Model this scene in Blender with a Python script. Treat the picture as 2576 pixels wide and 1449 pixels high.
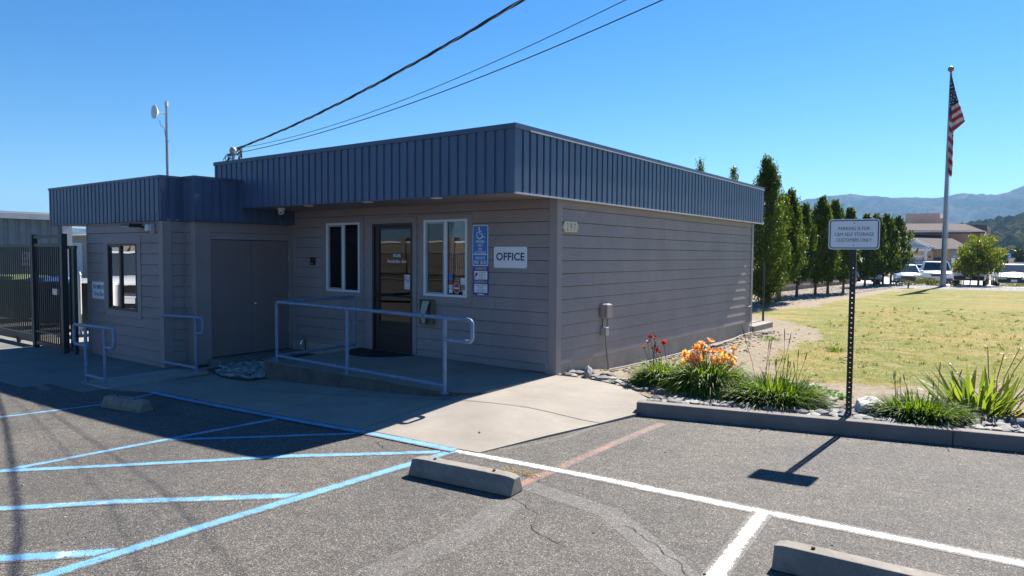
import bpy, math, random
from mathutils import Vector, Matrix, noise
R = math.radians
random.seed(7)
S = bpy.context.scene
for o in list(bpy.data.objects): bpy.data.objects.remove(o)
C = S.collection

# ------------------------------------------------------------------ camera
CAM = Vector((5.130, -7.905, 1.766)); YAW, PITCH, ROLL, FPX = -.639, -.049, .007, 1750.0
F_ = Vector((math.sin(YAW)*math.cos(PITCH), math.cos(YAW)*math.cos(PITCH), math.sin(PITCH)))
_r = Vector((math.cos(YAW), -math.sin(YAW), 0)); _u = _r.cross(F_)
R_ = _r*math.cos(ROLL) + _u*math.sin(ROLL); U_ = _u*math.cos(ROLL) - _r*math.sin(ROLL)
cd = bpy.data.cameras.new('camera'); cam = bpy.data.objects.new('camera', cd); C.objects.link(cam)
M = Matrix((R_, U_, -F_)).transposed().to_4x4(); M.translation = CAM; cam.matrix_world = M
cd.sensor_width = 36; cd.lens = FPX/2576*36; cd.clip_start = .05; cd.clip_end = 20000
S.camera = cam
def ray(px, py): return F_ + R_*((px-1288)/FPX) - U_*((py-724.5)/FPX)
def aty(px, py, Y): d = ray(px, py); return CAM + d*((Y-CAM.y)/d.y)
def atd(px, py, dist): return CAM + ray(px, py)*dist

# ------------------------------------------------------------------ world, sun, exposure
SUN_EL, SUN_AZ = R(44.9), .046           # azimuth from +Y towards +X
w = bpy.data.worlds.new('World'); S.world = w; w.use_nodes = True
nt = w.node_tree; sky = nt.nodes.new('ShaderNodeTexSky'); sky.sky_type = 'NISHITA'; sky.sun_disc = False
sky.sun_elevation = SUN_EL; sky.sun_rotation = SUN_AZ; sky.air_density = 1.15; sky.dust_density = .1; sky.ozone_density = 3.5; sky.altitude = 100
bg = nt.nodes['Background']; tm = nt.nodes.new('ShaderNodeMix'); tm.data_type = 'RGBA'; tm.blend_type = 'MULTIPLY'; tm.inputs[0].default_value = 1; tm.inputs[7].default_value = (.62, .92, 1.12, 1)
hs = nt.nodes.new('ShaderNodeHueSaturation'); hs.inputs['Saturation'].default_value = 1.42; nt.links.new(sky.outputs[0], hs.inputs['Color'])
nt.links.new(hs.outputs[0], tm.inputs[6]); nt.links.new(tm.outputs[2], bg.inputs[0]); bg.inputs[1].default_value = .042
sl = bpy.data.lights.new('sun', 'SUN'); sl.energy = 5.0; sl.angle = R(.55); sl.color = (1, .94, .86)
sun = bpy.data.objects.new('sun', sl); C.objects.link(sun)
sd = Vector((math.sin(SUN_AZ)*math.cos(SUN_EL), math.cos(SUN_AZ)*math.cos(SUN_EL), math.sin(SUN_EL)))
sun.rotation_euler = sd.to_track_quat('Z', 'Y').to_euler(); sun.location = (0, 0, 30)
S.view_settings.view_transform = 'Standard'; S.view_settings.look = 'None'; S.view_settings.gamma = 1
S.view_settings.exposure = 1.45
S.render.engine = 'CYCLES'

# ------------------------------------------------------------------ helpers
def tag(o, label=None, cat=None, group=None, kind=None):
    if label: o['label'] = label
    if cat: o['category'] = cat
    if group: o['group'] = group
    if kind: o['kind'] = kind
    return o
def thing(name, label, cat, loc=(0, 0, 0), group=None, rz=0):
    o = bpy.data.objects.new(name, None); C.objects.link(o); o.location = loc; o.rotation_euler = (0, 0, rz)
    o.empty_display_size = .2
    return tag(o, label, cat, group)
class Fr:
    """local frame: origin + u right + v up + n out"""
    def __init__(s, O, u, v): s.O = Vector(O); s.u = Vector(u).normalized(); s.v = Vector(v).normalized(); s.n = s.u.cross(s.v)
    def __call__(s, a, b, c=0): return s.O + s.u*a + s.v*b + s.n*c
class MB:
    def __init__(s): s.v = []; s.f = []; s.m = []; s.uv = None; s.mi = 0
    def face(s, pts, m=None):
        i = len(s.v); s.v += [tuple(p) for p in pts]; s.f.append(tuple(range(i, i+len(pts)))); s.m.append(s.mi if m is None else m)
    def box(s, a, b, fr=None, m=None):
        x0, y0, z0 = a; x1, y1, z1 = b
        P = [(x0,y0,z0),(x1,y0,z0),(x1,y1,z0),(x0,y1,z0),(x0,y0,z1),(x1,y0,z1),(x1,y1,z1),(x0,y1,z1)]
        if fr: P = [fr(*p) for p in P]
        i = len(s.v); s.v += [tuple(p) for p in P]
        for q in ((0,3,2,1),(4,5,6,7),(0,1,5,4),(1,2,6,5),(2,3,7,6),(3,0,4,7)):
            s.f.append(tuple(i+k for k in q)); s.m.append(s.mi if m is None else m)
        return s
    def hull8(s, bot, top, m=None):
        i = len(s.v); s.v += [tuple(p) for p in bot]+[tuple(p) for p in top]; n = len(bot)
        s.f.append(tuple(i+k for k in range(n))[::-1]); s.m.append(s.mi if m is None else m)
        s.f.append(tuple(i+n+k for k in range(n))); s.m.append(s.mi if m is None else m)
        for k in range(n):
            j = (k+1) % n; s.f.append((i+k, i+j, i+n+j, i+n+k)); s.m.append(s.mi if m is None else m)
        return s
    def prism(s, pts, fr, n0, n1, m=None): return s.hull8([fr(a, b, n0) for a, b in pts], [fr(a, b, n1) for a, b in pts], m)
    def tube(s, path, r, n=8, cap=True, m=None):
        path = [Vector(p) for p in path]; L = len(path); rr = r if isinstance(r, (list, tuple)) else [r]*L
        i0 = len(s.v); up = None
        for k, p in enumerate(path):
            t = (path[min(k+1, L-1)]-path[max(k-1, 0)]).normalized()
            if up is None: up = Vector((0, 0, 1)) if abs(t.z) < .9 else Vector((1, 0, 0))
            a = t.cross(up).normalized(); up = a.cross(t).normalized()
            for j in range(n):
                th = 2*math.pi*j/n; s.v.append(tuple(p + (a*math.cos(th)+up*math.sin(th))*rr[k]))
        mm = s.mi if m is None else m
        for k in range(L-1):
            for j in range(n):
                q = (j+1) % n; s.f.append((i0+k*n+j, i0+k*n+q, i0+(k+1)*n+q, i0+(k+1)*n+j)); s.m.append(mm)
        if cap:
            s.f.append(tuple(i0+j for j in range(n))[::-1]); s.f.append(tuple(i0+(L-1)*n+j for j in range(n))); s.m += [mm, mm]
        return s
    def lathe(s, prof, fr, n=20, m=None):
        i0 = len(s.v); mm = s.mi if m is None else m
        for (r, h) in prof:
            for j in range(n):
                th = 2*math.pi*j/n; s.v.append(tuple(fr(r*math.cos(th), r*math.sin(th), h)))
        for k in range(len(prof)-1):
            for j in range(n):
                q = (j+1) % n; s.f.append((i0+k*n+j, i0+k*n+q, i0+(k+1)*n+q, i0+(k+1)*n+j)); s.m.append(mm)
        s.f.append(tuple(i0+j for j in range(n))[::-1]); s.f.append(tuple(i0+(len(prof)-1)*n+j for j in range(n))); s.m += [mm, mm]
        return s
    def build(s, name, mats, parent=None, smooth=False, bevel=0, angle=35):
        if not isinstance(mats, (list, tuple)): mats = [mats]
        me = bpy.data.meshes.new(name)
        off = Vector((0, 0, 0)); p = parent
        rot = 0
        chain = []
        while p is not None: chain.append(p); p = p.parent
        Mx = Matrix()
        for q in reversed(chain): Mx = Mx @ Matrix.LocRotScale(q.location, q.rotation_euler, q.scale)
        inv = Mx.inverted()
        loc = Vector((0, 0, 0))
        if parent is None:                          # origin at the base of the thing
            xs = [c[0] for c in s.v]; ys = [c[1] for c in s.v]; zs = [c[2] for c in s.v]
            loc = Vector(((min(xs)+max(xs))/2, (min(ys)+max(ys))/2, min(zs)))
        vs = [tuple(inv @ Vector(c) - loc) for c in s.v]
        me.from_pydata(vs, [], s.f)
        for m in mats: me.materials.append(m)
        me.polygons.foreach_set('material_index', s.m)
        if s.uv:
            uvl = me.uv_layers.new(name='UVMap'); k = 0
            for i, f in enumerate(s.f):
                for j in range(len(f)): uvl.data[k].uv = s.uv[i][j]; k += 1
        if smooth:
            me.polygons.foreach_set('use_smooth', [True]*len(me.polygons))
            try: me.set_sharp_from_angle(angle=R(angle))
            except Exception: pass
        me.update()
        o = bpy.data.objects.new(name, me); C.objects.link(o); o.location = loc
        if parent is not None: o.parent = parent
        if bevel:
            b = o.modifiers.new('b', 'BEVEL'); b.width = bevel; b.segments = 2; b.limit_method = 'ANGLE'; b.angle_limit = R(40)
        return o
def each(mb, name, m, parent, **k):
    """one object for every box (8 corners) gathered in mb"""
    for i in range(len(mb.v)//8):
        q = MB(); q.v = mb.v[i*8:i*8+8]; q.f = [tuple(a-i*8 for a in f) for f in mb.f[i*6:i*6+6]]; q.m = [0]*6; q.build(name, m, parent, **k)
def copy_tree(o, parent=None):
    c = o.copy(); C.objects.link(c); c.parent = parent
    for ch in list(o.children): copy_tree(ch, c)
    return c
def rrect(w, h, r, cx=0, cy=0, n=5):
    P = []
    for sx, sy, a0 in ((1, 1, 0), (-1, 1, 90), (-1, -1, 180), (1, -1, 270)):
        for k in range(n+1):
            a = R(a0+90*k/n); P.append((cx+sx*(w/2-r)+r*math.cos(a), cy+sy*(h/2-r)+r*math.sin(a)))
    return P
def arcpath(pts, r=.06, n=5):
    """polyline with rounded corners"""
    pts = [Vector(p) for p in pts]; out = [pts[0]]
    for k in range(1, len(pts)-1):
        a, b, c = pts[k-1], pts[k], pts[k+1]; d1 = (a-b).normalized(); d2 = (c-b).normalized()
        p1 = b+d1*r; p2 = b+d2*r
        for j in range(n+1):
            t = j/n; out.append(p1*(1-t)**2 + b*2*t*(1-t) + p2*t*t)
    out.append(pts[-1]); return out
def text_faces(mb, txt, fr, size, cx, cy, sx=1.0, bold=0, n=.002, width=None, align='C', m=None):
    """lettering as flat polygons in frame fr, centred on (cx, cy), size = cap height"""
    cu = bpy.data.curves.new('t', 'FONT'); cu.body = txt; cu.size = 1; cu.offset = bold; cu.resolution_u = 3
    ob = bpy.data.objects.new('t', cu); C.objects.link(ob)
    dg = bpy.context.evaluated_depsgraph_get(); me = ob.evaluated_get(dg).to_mesh()
    vs = [v.co.copy() for v in me.vertices]; fs = [tuple(p.vertices) for p in me.polygons]
    ob.evaluated_get(dg).to_mesh_clear(); bpy.data.objects.remove(ob); bpy.data.curves.remove(cu)
    if not vs: return
    x0 = min(v.x for v in vs); x1 = max(v.x for v in vs)
    k = size/.69; kx = (width/(x1-x0)) if width else k*sx
    ox = {'C': (x0+x1)/2, 'L': x0, 'R': x1}[align]
    i = len(mb.v)
    mb.v += [tuple(fr(cx+(v.x-ox)*kx, cy+(v.y-.345)*k, n)) for v in vs]
    for f in fs: mb.f.append(tuple(i+q for q in f)); mb.m.append(mb.mi if m is None else m)

# ------------------------------------------------------------------ materials
def N(t, ty, **kw):
    n = t.nodes.new(ty)
    for k, v in kw.items():
        if k in n.inputs: n.inputs[k].default_value = v
        else: setattr(n, k, v)
    return n
def ramp(t, src, stops):
    r = t.nodes.new('ShaderNodeValToRGB'); e = r.color_ramp.elements
    while len(e) < len(stops): e.new(.5)
    for el, (p, c) in zip(e, stops): el.position = p; el.color = tuple(c)+(1,) if len(c) == 3 else c
    if src is not None: t.links.new(src, r.inputs[0])
    return r
def mixc(t, f, a, b, mode='MIX'):
    m = t.nodes.new('ShaderNodeMix'); m.data_type = 'RGBA'; m.blend_type = mode
    for sock, v in ((m.inputs[0], f), (m.inputs[6], a), (m.inputs[7], b)):
        if isinstance(v, (int, float)): sock.default_value = v
        elif isinstance(v, (tuple, list)): sock.default_value = tuple(v)+(1,) if len(v) == 3 else v
        else: t.links.new(v, sock)
    return m.outputs[2]
def math_(t, op, a, b=None, clamp=False):
    m = t.nodes.new('ShaderNodeMath'); m.operation = op; m.use_clamp = clamp
    for i, v in enumerate((a, b)):
        if v is None: continue
        if isinstance(v, (int, float)): m.inputs[i].default_value = v
        else: t.links.new(v, m.inputs[i])
    return m.outputs[0]
def pos(t, scale=(1, 1, 1)):
    g = t.nodes.new('ShaderNodeNewGeometry'); m = t.nodes.new('ShaderNodeMapping'); m.inputs['Scale'].default_value = scale
    t.links.new(g.outputs['Position'], m.inputs[0]); return m.outputs[0]
def obj_(t, scale=(1, 1, 1)):
    g = t.nodes.new('ShaderNodeTexCoord'); m = t.nodes.new('ShaderNodeMapping'); m.inputs['Scale'].default_value = scale
    t.links.new(g.outputs['Object'], m.inputs[0]); return m.outputs[0]
def noi(t, vec, scale, detail=4, rough=.55):
    n = N(t, 'ShaderNodeTexNoise', Scale=scale, Detail=detail, Roughness=rough); t.links.new(vec, n.inputs['Vector']); return n.outputs[0]
def vor(t, vec, scale, feat='F1', out=0):
    n = N(t, 'ShaderNodeTexVoronoi', Scale=scale); n.feature = feat; t.links.new(vec, n.inputs['Vector']); return n.outputs[out]
def bump(t, h, strength, dist, bsdf):
    b = N(t, 'ShaderNodeBump', Strength=strength, Distance=dist); t.links.new(h, b.inputs['Height']); t.links.new(b.outputs[0], bsdf.inputs['Normal'])
def newmat(name):
    m = bpy.data.materials.new(name); m.use_nodes = True; t = m.node_tree; return m, t, t.nodes['Principled BSDF']
def mat(name, col, rough=.6, metal=0, var=.12, vs=3.0, bmp=0, bs=60, spec=None, dirt=None):
    m, t, b = newmat(name); p = pos(t)
    n1 = noi(t, p, vs, 5)
    c = ramp(t, n1, [(.3, tuple(x*(1-var) for x in col)), (.7, tuple(min(1, x*(1+var)) for x in col))]).outputs[0]
    if dirt:
        dn = noi(t, p, dirt[1], 6, .65); c = mixc(t, ramp(t, dn, [(.5, (0,)*3), (.75, (1,)*3)]).outputs[0], c, dirt[0])
    t.links.new(c, b.inputs['Base Color']); b.inputs['Roughness'].default_value = rough; b.inputs['Metallic'].default_value = metal
    if spec is not None: b.inputs['Specular IOR Level'].default_value = spec
    if bmp: bump(t, noi(t, p, bs, 3), bmp, .01, b)
    return m

def asphalt_nodes(t):
    p = pos(t)
    cellc = vor(t, p, 150, out=1); sep = t.nodes.new('ShaderNodeSeparateColor'); t.links.new(cellc, sep.inputs[0])
    g = ramp(t, sep.outputs[0], [(0, (.048, .045, .042)), (.35, (.088, .083, .076)), (.72, (.132, .124, .112)), (.92, (.2, .188, .168)), (1, (.33, .31, .28))])
    d = vor(t, p, 150); gap = ramp(t, d, [(.0, (1,)*3), (.45, (.95,)*3), (.75, (.55,)*3)])
    c = mixc(t, 1, g.outputs[0], gap.outputs[0], 'MULTIPLY')
    big = ramp(t, noi(t, p, .45, 6, .65), [(.3, (.74, .75, .78)), (.7, (1.24, 1.19, 1.12))])
    c = mixc(t, 1, c, big.outputs[0], 'MULTIPLY')
    sm = ramp(t, noi(t, p, 9, 4, .6), [(.35, (.86,)*3), (.65, (1.12,)*3)]); c = mixc(t, 1, c, sm.outputs[0], 'MULTIPLY')
    st = ramp(t, noi(t, p, 1.7, 3, .5), [(.62, (0,)*3), (.74, (1,)*3)]); c = mixc(t, math_(t, 'MULTIPLY', st.outputs[0], .42), c, (.05, .048, .047))
    h = math_(t, 'ADD', math_(t, 'MULTIPLY', d, -1.0), math_(t, 'MULTIPLY', noi(t, p, 35, 3), .8))
    return p, c, h
def asphalt():
    m, t, b = newmat('asphalt'); p, c, h = asphalt_nodes(t); t.links.new(c, b.inputs['Base Color']); b.inputs['Roughness'].default_value = .85
    b.inputs['Specular IOR Level'].default_value = .3
    bump(t, h, .45, .005, b); return m
def paint(name, col, wear=.42, soft=.15, col2=None):
    """road paint; the worn spots show the asphalt; UV v runs across the line"""
    m, t, b = newmat(name); p, c, h = asphalt_nodes(t)
    uv = t.nodes.new('ShaderNodeUVMap'); sep = t.nodes.new('ShaderNodeSeparateXYZ'); t.links.new(uv.outputs[0], sep.inputs[0])
    e = math_(t, 'SUBTRACT', .5, math_(t, 'ABSOLUTE', math_(t, 'SUBTRACT', sep.outputs[1], .5)))     # 0 edge .. .5 centre
    e = math_(t, 'DIVIDE', e, soft, True)
    nn = math_(t, 'ADD', math_(t, 'MULTIPLY', noi(t, p, 130, 2, .5), .55), math_(t, 'ADD', math_(t, 'MULTIPLY', noi(t, p, 16, 3), .3), math_(t, 'MULTIPLY', noi(t, p, 2.2, 3), .25)))
    thr = math_(t, 'ADD', math_(t, 'MULTIPLY', math_(t, 'SUBTRACT', 1, e), .3), wear)
    k = math_(t, 'MULTIPLY', math_(t, 'SUBTRACT', nn, thr), 14, True)
    pc = ramp(t, noi(t, p, 4, 4), [(.35, tuple(x*.8 for x in col)), (.7, col)]).outputs[0]
    if col2: pc = mixc(t, ramp(t, noi(t, p, 3, 5, .7), [(.52, (0,)*3), (.66, (1,)*3)]).outputs[0], pc, col2)
    t.links.new(mixc(t, k, c, pc), b.inputs['Base Color']); b.inputs['Roughness'].default_value = .75
    bump(t, h, .5, .005, b); return m
def concrete(name, a=(.215, .193, .163), bcol=(.30, .27, .228), rough=.85, sc=1.0, stain=(.2, .19, .175), sa=.35):
    m, t, b = newmat(name); p = pos(t)
    c = ramp(t, noi(t, p, 1.3*sc, 6, .62), [(.3, a), (.7, bcol)]).outputs[0]
    f = ramp(t, noi(t, p, 160, 2), [(.35, (.88,)*3), (.65, (1.1,)*3)]).outputs[0]; c = mixc(t, 1, c, f, 'MULTIPLY')
    st = ramp(t, noi(t, p, 3.1*sc, 7, .7), [(.52, (0,)*3), (.72, (1,)*3)]).outputs[0]
    c = mixc(t, math_(t, 'MULTIPLY', st, sa), c, stain)
    pits = ramp(t, vor(t, p, 55), [(.05, (.6,)*3), (.13, (1,)*3)]).outputs[0]; c = mixc(t, .5, c, mixc(t, 1, c, pits, 'MULTIPLY'))
    t.links.new(c, b.inputs['Base Color']); b.inputs['Roughness'].default_value = rough; b.inputs['Specular IOR Level'].default_value = .25
    bump(t, math_(t, 'ADD', noi(t, p, 90, 4), math_(t, 'MULTIPLY', noi(t, p, 8, 4), 2)), .35, .004, b); return m
def siding_mat():
    m, t, b = newmat('taupe_siding'); p = pos(t, (1, 1, 1)); ps = pos(t, (2.2, 2.2, 40))
    c = ramp(t, noi(t, p, 1.1, 5, .6), [(.3, (.275, .23, .222)), (.7, (.335, .285, .275))]).outputs[0]
    g = ramp(t, noi(t, ps, 3, 5, .6), [(.35, (.93,)*3), (.65, (1.05,)*3)]).outputs[0]; c = mixc(t, 1, c, g, 'MULTIPLY')
    drip = ramp(t, noi(t, pos(t, (14, 14, .25)), 1.5, 6, .6), [(.45, (1, 1, 1)), (.8, (.93, .915, .9))]).outputs[0]; c = mixc(t, 1, c, drip, 'MULTIPLY')
    t.links.new(c, b.inputs['Base Color']); b.inputs['Roughness'].default_value = .62; b.inputs['Specular IOR Level'].default_value = .35
    bump(t, noi(t, pos(t, (3, 3, 55)), 5, 4, .6), .35, .004, b); return m
def leafmat(name, cols, tr=.45, scale=1.5, rough=.5):
    m, t, b = newmat(name); p = pos(t)
    g = t.nodes.new('ShaderNodeNewGeometry')
    rnd = g.outputs['Random Per Island']
    mixv = math_(t, 'ADD', math_(t, 'MULTIPLY', rnd, .6), math_(t, 'MULTIPLY', noi(t, p, scale, 3), .4))
    n = len(cols); c = ramp(t, mixv, [(.2+.6*i/(n-1), cols[i]) for i in range(n)]).outputs[0]
    t.links.new(c, b.inputs['Base Color']); b.inputs['Roughness'].default_value = rough; b.inputs['Specular IOR Level'].default_value = .35
    tl = t.nodes.new('ShaderNodeBsdfTranslucent'); tc = mixc(t, 1, c, (1.5, 1.45, .45), 'MULTIPLY'); t.links.new(tc, tl.inputs[0])
    mx = t.nodes.new('ShaderNodeMixShader'); mx.inputs[0].default_value = tr
    t.links.new(b.outputs[0], mx.inputs[1]); t.links.new(tl.outputs[0], mx.inputs[2]); t.links.new(mx.outputs[0], t.nodes['Material Output'].inputs[0]); return m
def glass(name, tint=(.55, .6, .6), refl=1.0):
    m = bpy.data.materials.new(name); m.use_nodes = True; t = m.node_tree; t.nodes.clear()
    o = t.nodes.new('ShaderNodeOutputMaterial'); tr = t.nodes.new('ShaderNodeBsdfTransparent'); tr.inputs[0].default_value = tint+(1,)
    gl = t.nodes.new('ShaderNodeBsdfGlossy'); gl.inputs['Roughness'].default_value = .0; gl.inputs[0].default_value = (1, 1, 1, 1)
    p = pos(t); bmp = N(t, 'ShaderNodeBump', Strength=.05, Distance=.02); t.links.new(noi(t, p, 1.6, 1), bmp.inputs['Height']); t.links.new(bmp.outputs[0], gl.inputs['Normal'])
    fr = t.nodes.new('ShaderNodeFresnel'); fr.inputs[0].default_value = 1.5
    f = math_(t, 'MULTIPLY', fr.outputs[0], 1.9*refl, True); mx = t.nodes.new('ShaderNodeMixShader')
    t.links.new(f, mx.inputs[0]); t.links.new(tr.outputs[0], mx.inputs[1]); t.links.new(gl.outputs[0], mx.inputs[2]); t.links.new(mx.outputs[0], o.inputs[0]); return m

m_asph = asphalt()
m_blue = paint('blue_road_paint', (.13, .35, .58), .43, .28)
m_bluew = paint('blue_over_white_road_paint', (.13, .35, .58), .43, .28, col2=(.4, .48, .54))
m_white = paint('white_road_paint', (.66, .66, .62), .42, .35)
m_red = paint('faded_red_road_paint', (.30, .135, .10), .50, .25)
m_grey = paint('faded_grey_road_paint', (.125, .118, .108), .56, .5)
m_conc = concrete('walkway_concrete')
m_conc2 = concrete('ramp_concrete', (.25, .235, .21), (.34, .32, .29))
m_conc3 = concrete('apron_concrete', (.15, .148, .14), (.22, .21, .19), sa=.55)
m_kerb = concrete('kerb_concrete', (.15, .135, .122), (.215, .195, .175), sc=2)
m_stop = concrete('wheel_stop_concrete', (.18, .165, .14), (.28, .255, .22), sc=3, sa=.65, stain=(.1, .095, .085))
m_found = concrete('foundation_concrete', (.33, .28, .235), (.46, .395, .33), sc=1.5, sa=.5)
m_sid = siding_mat()
m_trim = mat('taupe_trim', (.295, .25, .242), .6, var=.06, vs=2, bmp=.15, bs=80)
m_back = mat('dark_sheathing', (.05, .045, .045), .9)
m_door2 = mat('taupe_door_paint', (.21, .17, .165), .5, var=.05)
m_metal = mat('blue_grey_metal_panel', (.062, .10, .18), .42, var=.08, vs=1.2, spec=.5)
def metal_panel(name, col):
    m, t, b = newmat(name); c = ramp(t, noi(t, pos(t), .8, 5), [(.3, tuple(x*.88 for x in col)), (.7, tuple(x*1.12 for x in col))]).outputs[0]
    st = ramp(t, noi(t, pos(t, (9, 9, .7)), 1.2, 5, .65), [(.35, (.86,)*3), (.7, (1.14,)*3)]).outputs[0]; c = mixc(t, 1, c, st, 'MULTIPLY')
    t.links.new(c, b.inputs['Base Color']); b.inputs['Roughness'].default_value = .42; bump(t, noi(t, pos(t, (1, 1, .6)), 3, 2), .12, .02, b); return m
m_metal = metal_panel('weathered_blue_grey_metal', (.062, .10, .175))
m_cap = mat('blue_grey_coping', (.055, .082, .15), .4, var=.06)
m_drip = mat('sun_catch_edge', (.55, .5, .5), .4, metal=.2)  # pale tone paints in the sunlight caught by the side edges
m_soffit = mat('taupe_soffit', (.26, .215, .205), .7, var=.05)
m_wframe = mat('white_vinyl', (.72, .76, .78), .35, var=.03)
m_screen = mat('grey_screen_frame', (.33, .36, .4), .5)
m_blind = mat('blind_slat', (.34, .31, .3), .6, var=.03)
m_bronze = mat('dark_bronze_aluminium', (.022, .018, .018), .4, spec=.5)
m_rail = mat('blue_grey_rail_paint', (.15, .23, .34), .42, var=.2, vs=14, bmp=.25, bs=50)
m_gate = mat('black_green_steel', (.028, .042, .045), .45, var=.2)
m_black = mat('black_rubber', (.016, .016, .017), .75, bmp=.3, bs=200)
m_tyre = mat('tyre_rubber', (.02, .02, .02), .8)
m_dkpl = mat('black_plastic', (.02, .02, .022), .4)
m_grpl = mat('grey_plastic', (.36, .36, .34), .5)
m_wpl = mat('white_plastic', (.7, .7, .68), .4)
m_galv = mat('galvanised_steel', (.42, .42, .42), .38, metal=.75, var=.15, vs=8)
m_alu = mat('brushed_aluminium', (.3, .31, .33), .35, metal=.85, var=.08)
m_chrome = mat('chrome', (.7, .7, .7), .15, metal=1)
m_cable = mat('cable_jacket', (.03, .027, .03), .6)
m_signw = mat('sign_white', (.74, .78, .8), .35, var=.03)
m_signb = mat('sign_blue', (.008, .17, .52), .35, var=.04)
m_signd = mat('sign_dark_blue', (.03, .05, .3), .4)
m_ink = mat('navy_lettering', (.01, .025, .13), .5)
m_inkp = mat('dark_purple_lettering', (.03, .02, .05), .5)
m_inkw = mat('white_lettering', (.8, .83, .85), .5)
m_inky = mat('yellow_lettering', (.72, .55, .22), .5)
m_red2 = mat('red_print', (.5, .04, .04), .5)
m_green2 = mat('green_print', (.05, .3, .13), .5)
m_cream = mat('cream_plaque', (.62, .54, .36), .5)
m_glass = glass('window_glass', (.5, .5, .52), .8)
m_dglass = glass('door_glass', (.25, .26, .27), .7)
m_mglass = glass('mirror_film_glass', (.45, .5, .5), 2.0)

# ------------------------------------------------------------------ ground
def ss(a, b, x): t = max(0, min(1, (x-a)/(b-a))); return t*t*(3-2*t)
def gz(x, y): return -.133*(1-math.exp(-max(0, -x)/3.4))*1.16 if x > -6.5 else -.133
def adj(x, y):
    """a point surveyed on the level z = 0, moved to where the sloping lot carries it"""
    X, Y = x, y
    for _ in range(6): k = (CAM.z-gz(X, Y))/CAM.z; X = CAM.x+(x-CAM.x)*k; Y = CAM.y+(y-CAM.y)*k
    return X, Y
def kerby(x): return -.98 + .2464*(x-1.7)          # front face of the kerb
def tz(x, y):                                       # garden, lawn and lot behind
    bed = .115*(1-ss(.6, 2.0, y - max(0, (x-1.7)*.3))) * ss(-.5, .3, x+.6)
    z = -.03 + bed*1.15 + .01*ss(8, 40, y)
    z -= .09*ss(43, 49, y); z -= .37*ss(48, 57, y); z -= .15*ss(57, 66, y)
    z += .02*noise.noise((x*.35, y*.35, 3)) * ss(2, 5, y)
    return z
def grid(mb, xs, rows, zf):
    """xs columns; rows(x) -> list of y; all same length"""
    P = [[(x, y, zf(x, y)) for y in rows(x)] for x in xs]; i0 = len(mb.v); n = len(P[0])
    for c in P: mb.v += c
    for i in range(len(xs)-1):
        for j in range(n-1): mb.f.append((i0+i*n+j, i0+(i+1)*n+j, i0+(i+1)*n+j+1, i0+i*n+j+1)); mb.m.append(mb.mi)
def lin(a, b, n): return [a+(b-a)*k/n for k in range(n+1)]
mb = MB()
grid(mb, lin(-60, -5.9, 60), lambda x: lin(-60, -8, 12)+lin(-7.8, 3, 40)+lin(4, 60, 20), gz)
grid(mb, lin(-5.9, 1.68, 24), lambda x: lin(-60, -8, 12)+lin(-7.8, -.6, 30), gz)
grid(mb, lin(1.68, 60, 40), lambda x: lin(-60, -8, 12)+lin(-7.8, kerby(min(x, 30))+.05, 20), gz)
tag(mb.build('asphalt_ground', m_asph), kind='structure')

WL = [(-5.6, -3.68), (-4.9, -3.66)]+[adj(*p) for p in ((-3.56, -3.60), (-1.22, -3.44), (-.06, -3.30))]+[(1.03, -3.22), (1.28, -3.19), (1.74, -1.04)]
def wl(x):
    for (a, ya), (b, yb) in zip(WL, WL[1:]):
        if x <= b: return ya+(yb-ya)*max(0, (x-a)/(b-a))
    return WL[-1][1]
def wtop(x):
    if x < 0: return -.0
    return -.02-.13*x if x < 1.2 else -.18-.62*(x-1.2)
# lawn / bare soil: the vertex attribute 'grassy' stores where grass grows (1) and bare earth lies (0)
def grassy_v(x, y):
    n = noise.noise((x*.5, y*.5, 0))*.8 + noise.noise((x*1.7, y*1.7, 5))*.3
    g = ss(-.45, .35, y - (1.8+.55*(x-1.7) if x < 6 else 4.2) + .6*n)
    K = [(0, 2.2), (3.4, 1.75), (6.8, 1.5), (8.8, 1.6), (10.5, 1.2), (12, -.2), (13.3, -1.7), (17.6, -1.2), (21, -1.1), (29, -.9), (34, -.4), (38, .6)]
    left = K[-1][1]
    for (y0, a0), (y1, a1) in zip(K, K[1:]):
        if y < y1: left = a0+(a1-a0)*max(0, (y-y0)/(y1-y0)); break
    return g*ss(-.4, .5, x - left + .8*n)
mb = MB(); GX = lin(-6, 0, 14)+lin(.3, 8, 34)+lin(8.8, 34, 24)+lin(38, 70, 8); mb2 = []
def rowsL(x):
    y0 = 7.9 if x < -.02 else (wtop(x)-.03 if x < 1.74 else kerby(min(x, 34))+.1)
    return [y0+(12-y0)*k/40 for k in range(41)] + lin(12.6, 37.4, 40)
X2 = [-6, -4.5, -3, -2, -1.4, -1, -.5, -.021, -.019]+lin(.2, 1.73, 8)+lin(1.75, 8, 32)+lin(8.6, 34, 30)+lin(38, 70, 8)
grid(mb, X2, rowsL, tz)
lawn = mb.build('lawn', mat('tmp', (.2, .2, .1)))
at = lawn.data.attributes.new('grassy', 'FLOAT', 'POINT'); L0 = lawn.location
at.data.foreach_set('value', [grassy_v(v.co.x+L0.x, v.co.y+L0.y) for v in lawn.data.vertices])
tag(lawn, kind='structure')
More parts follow.
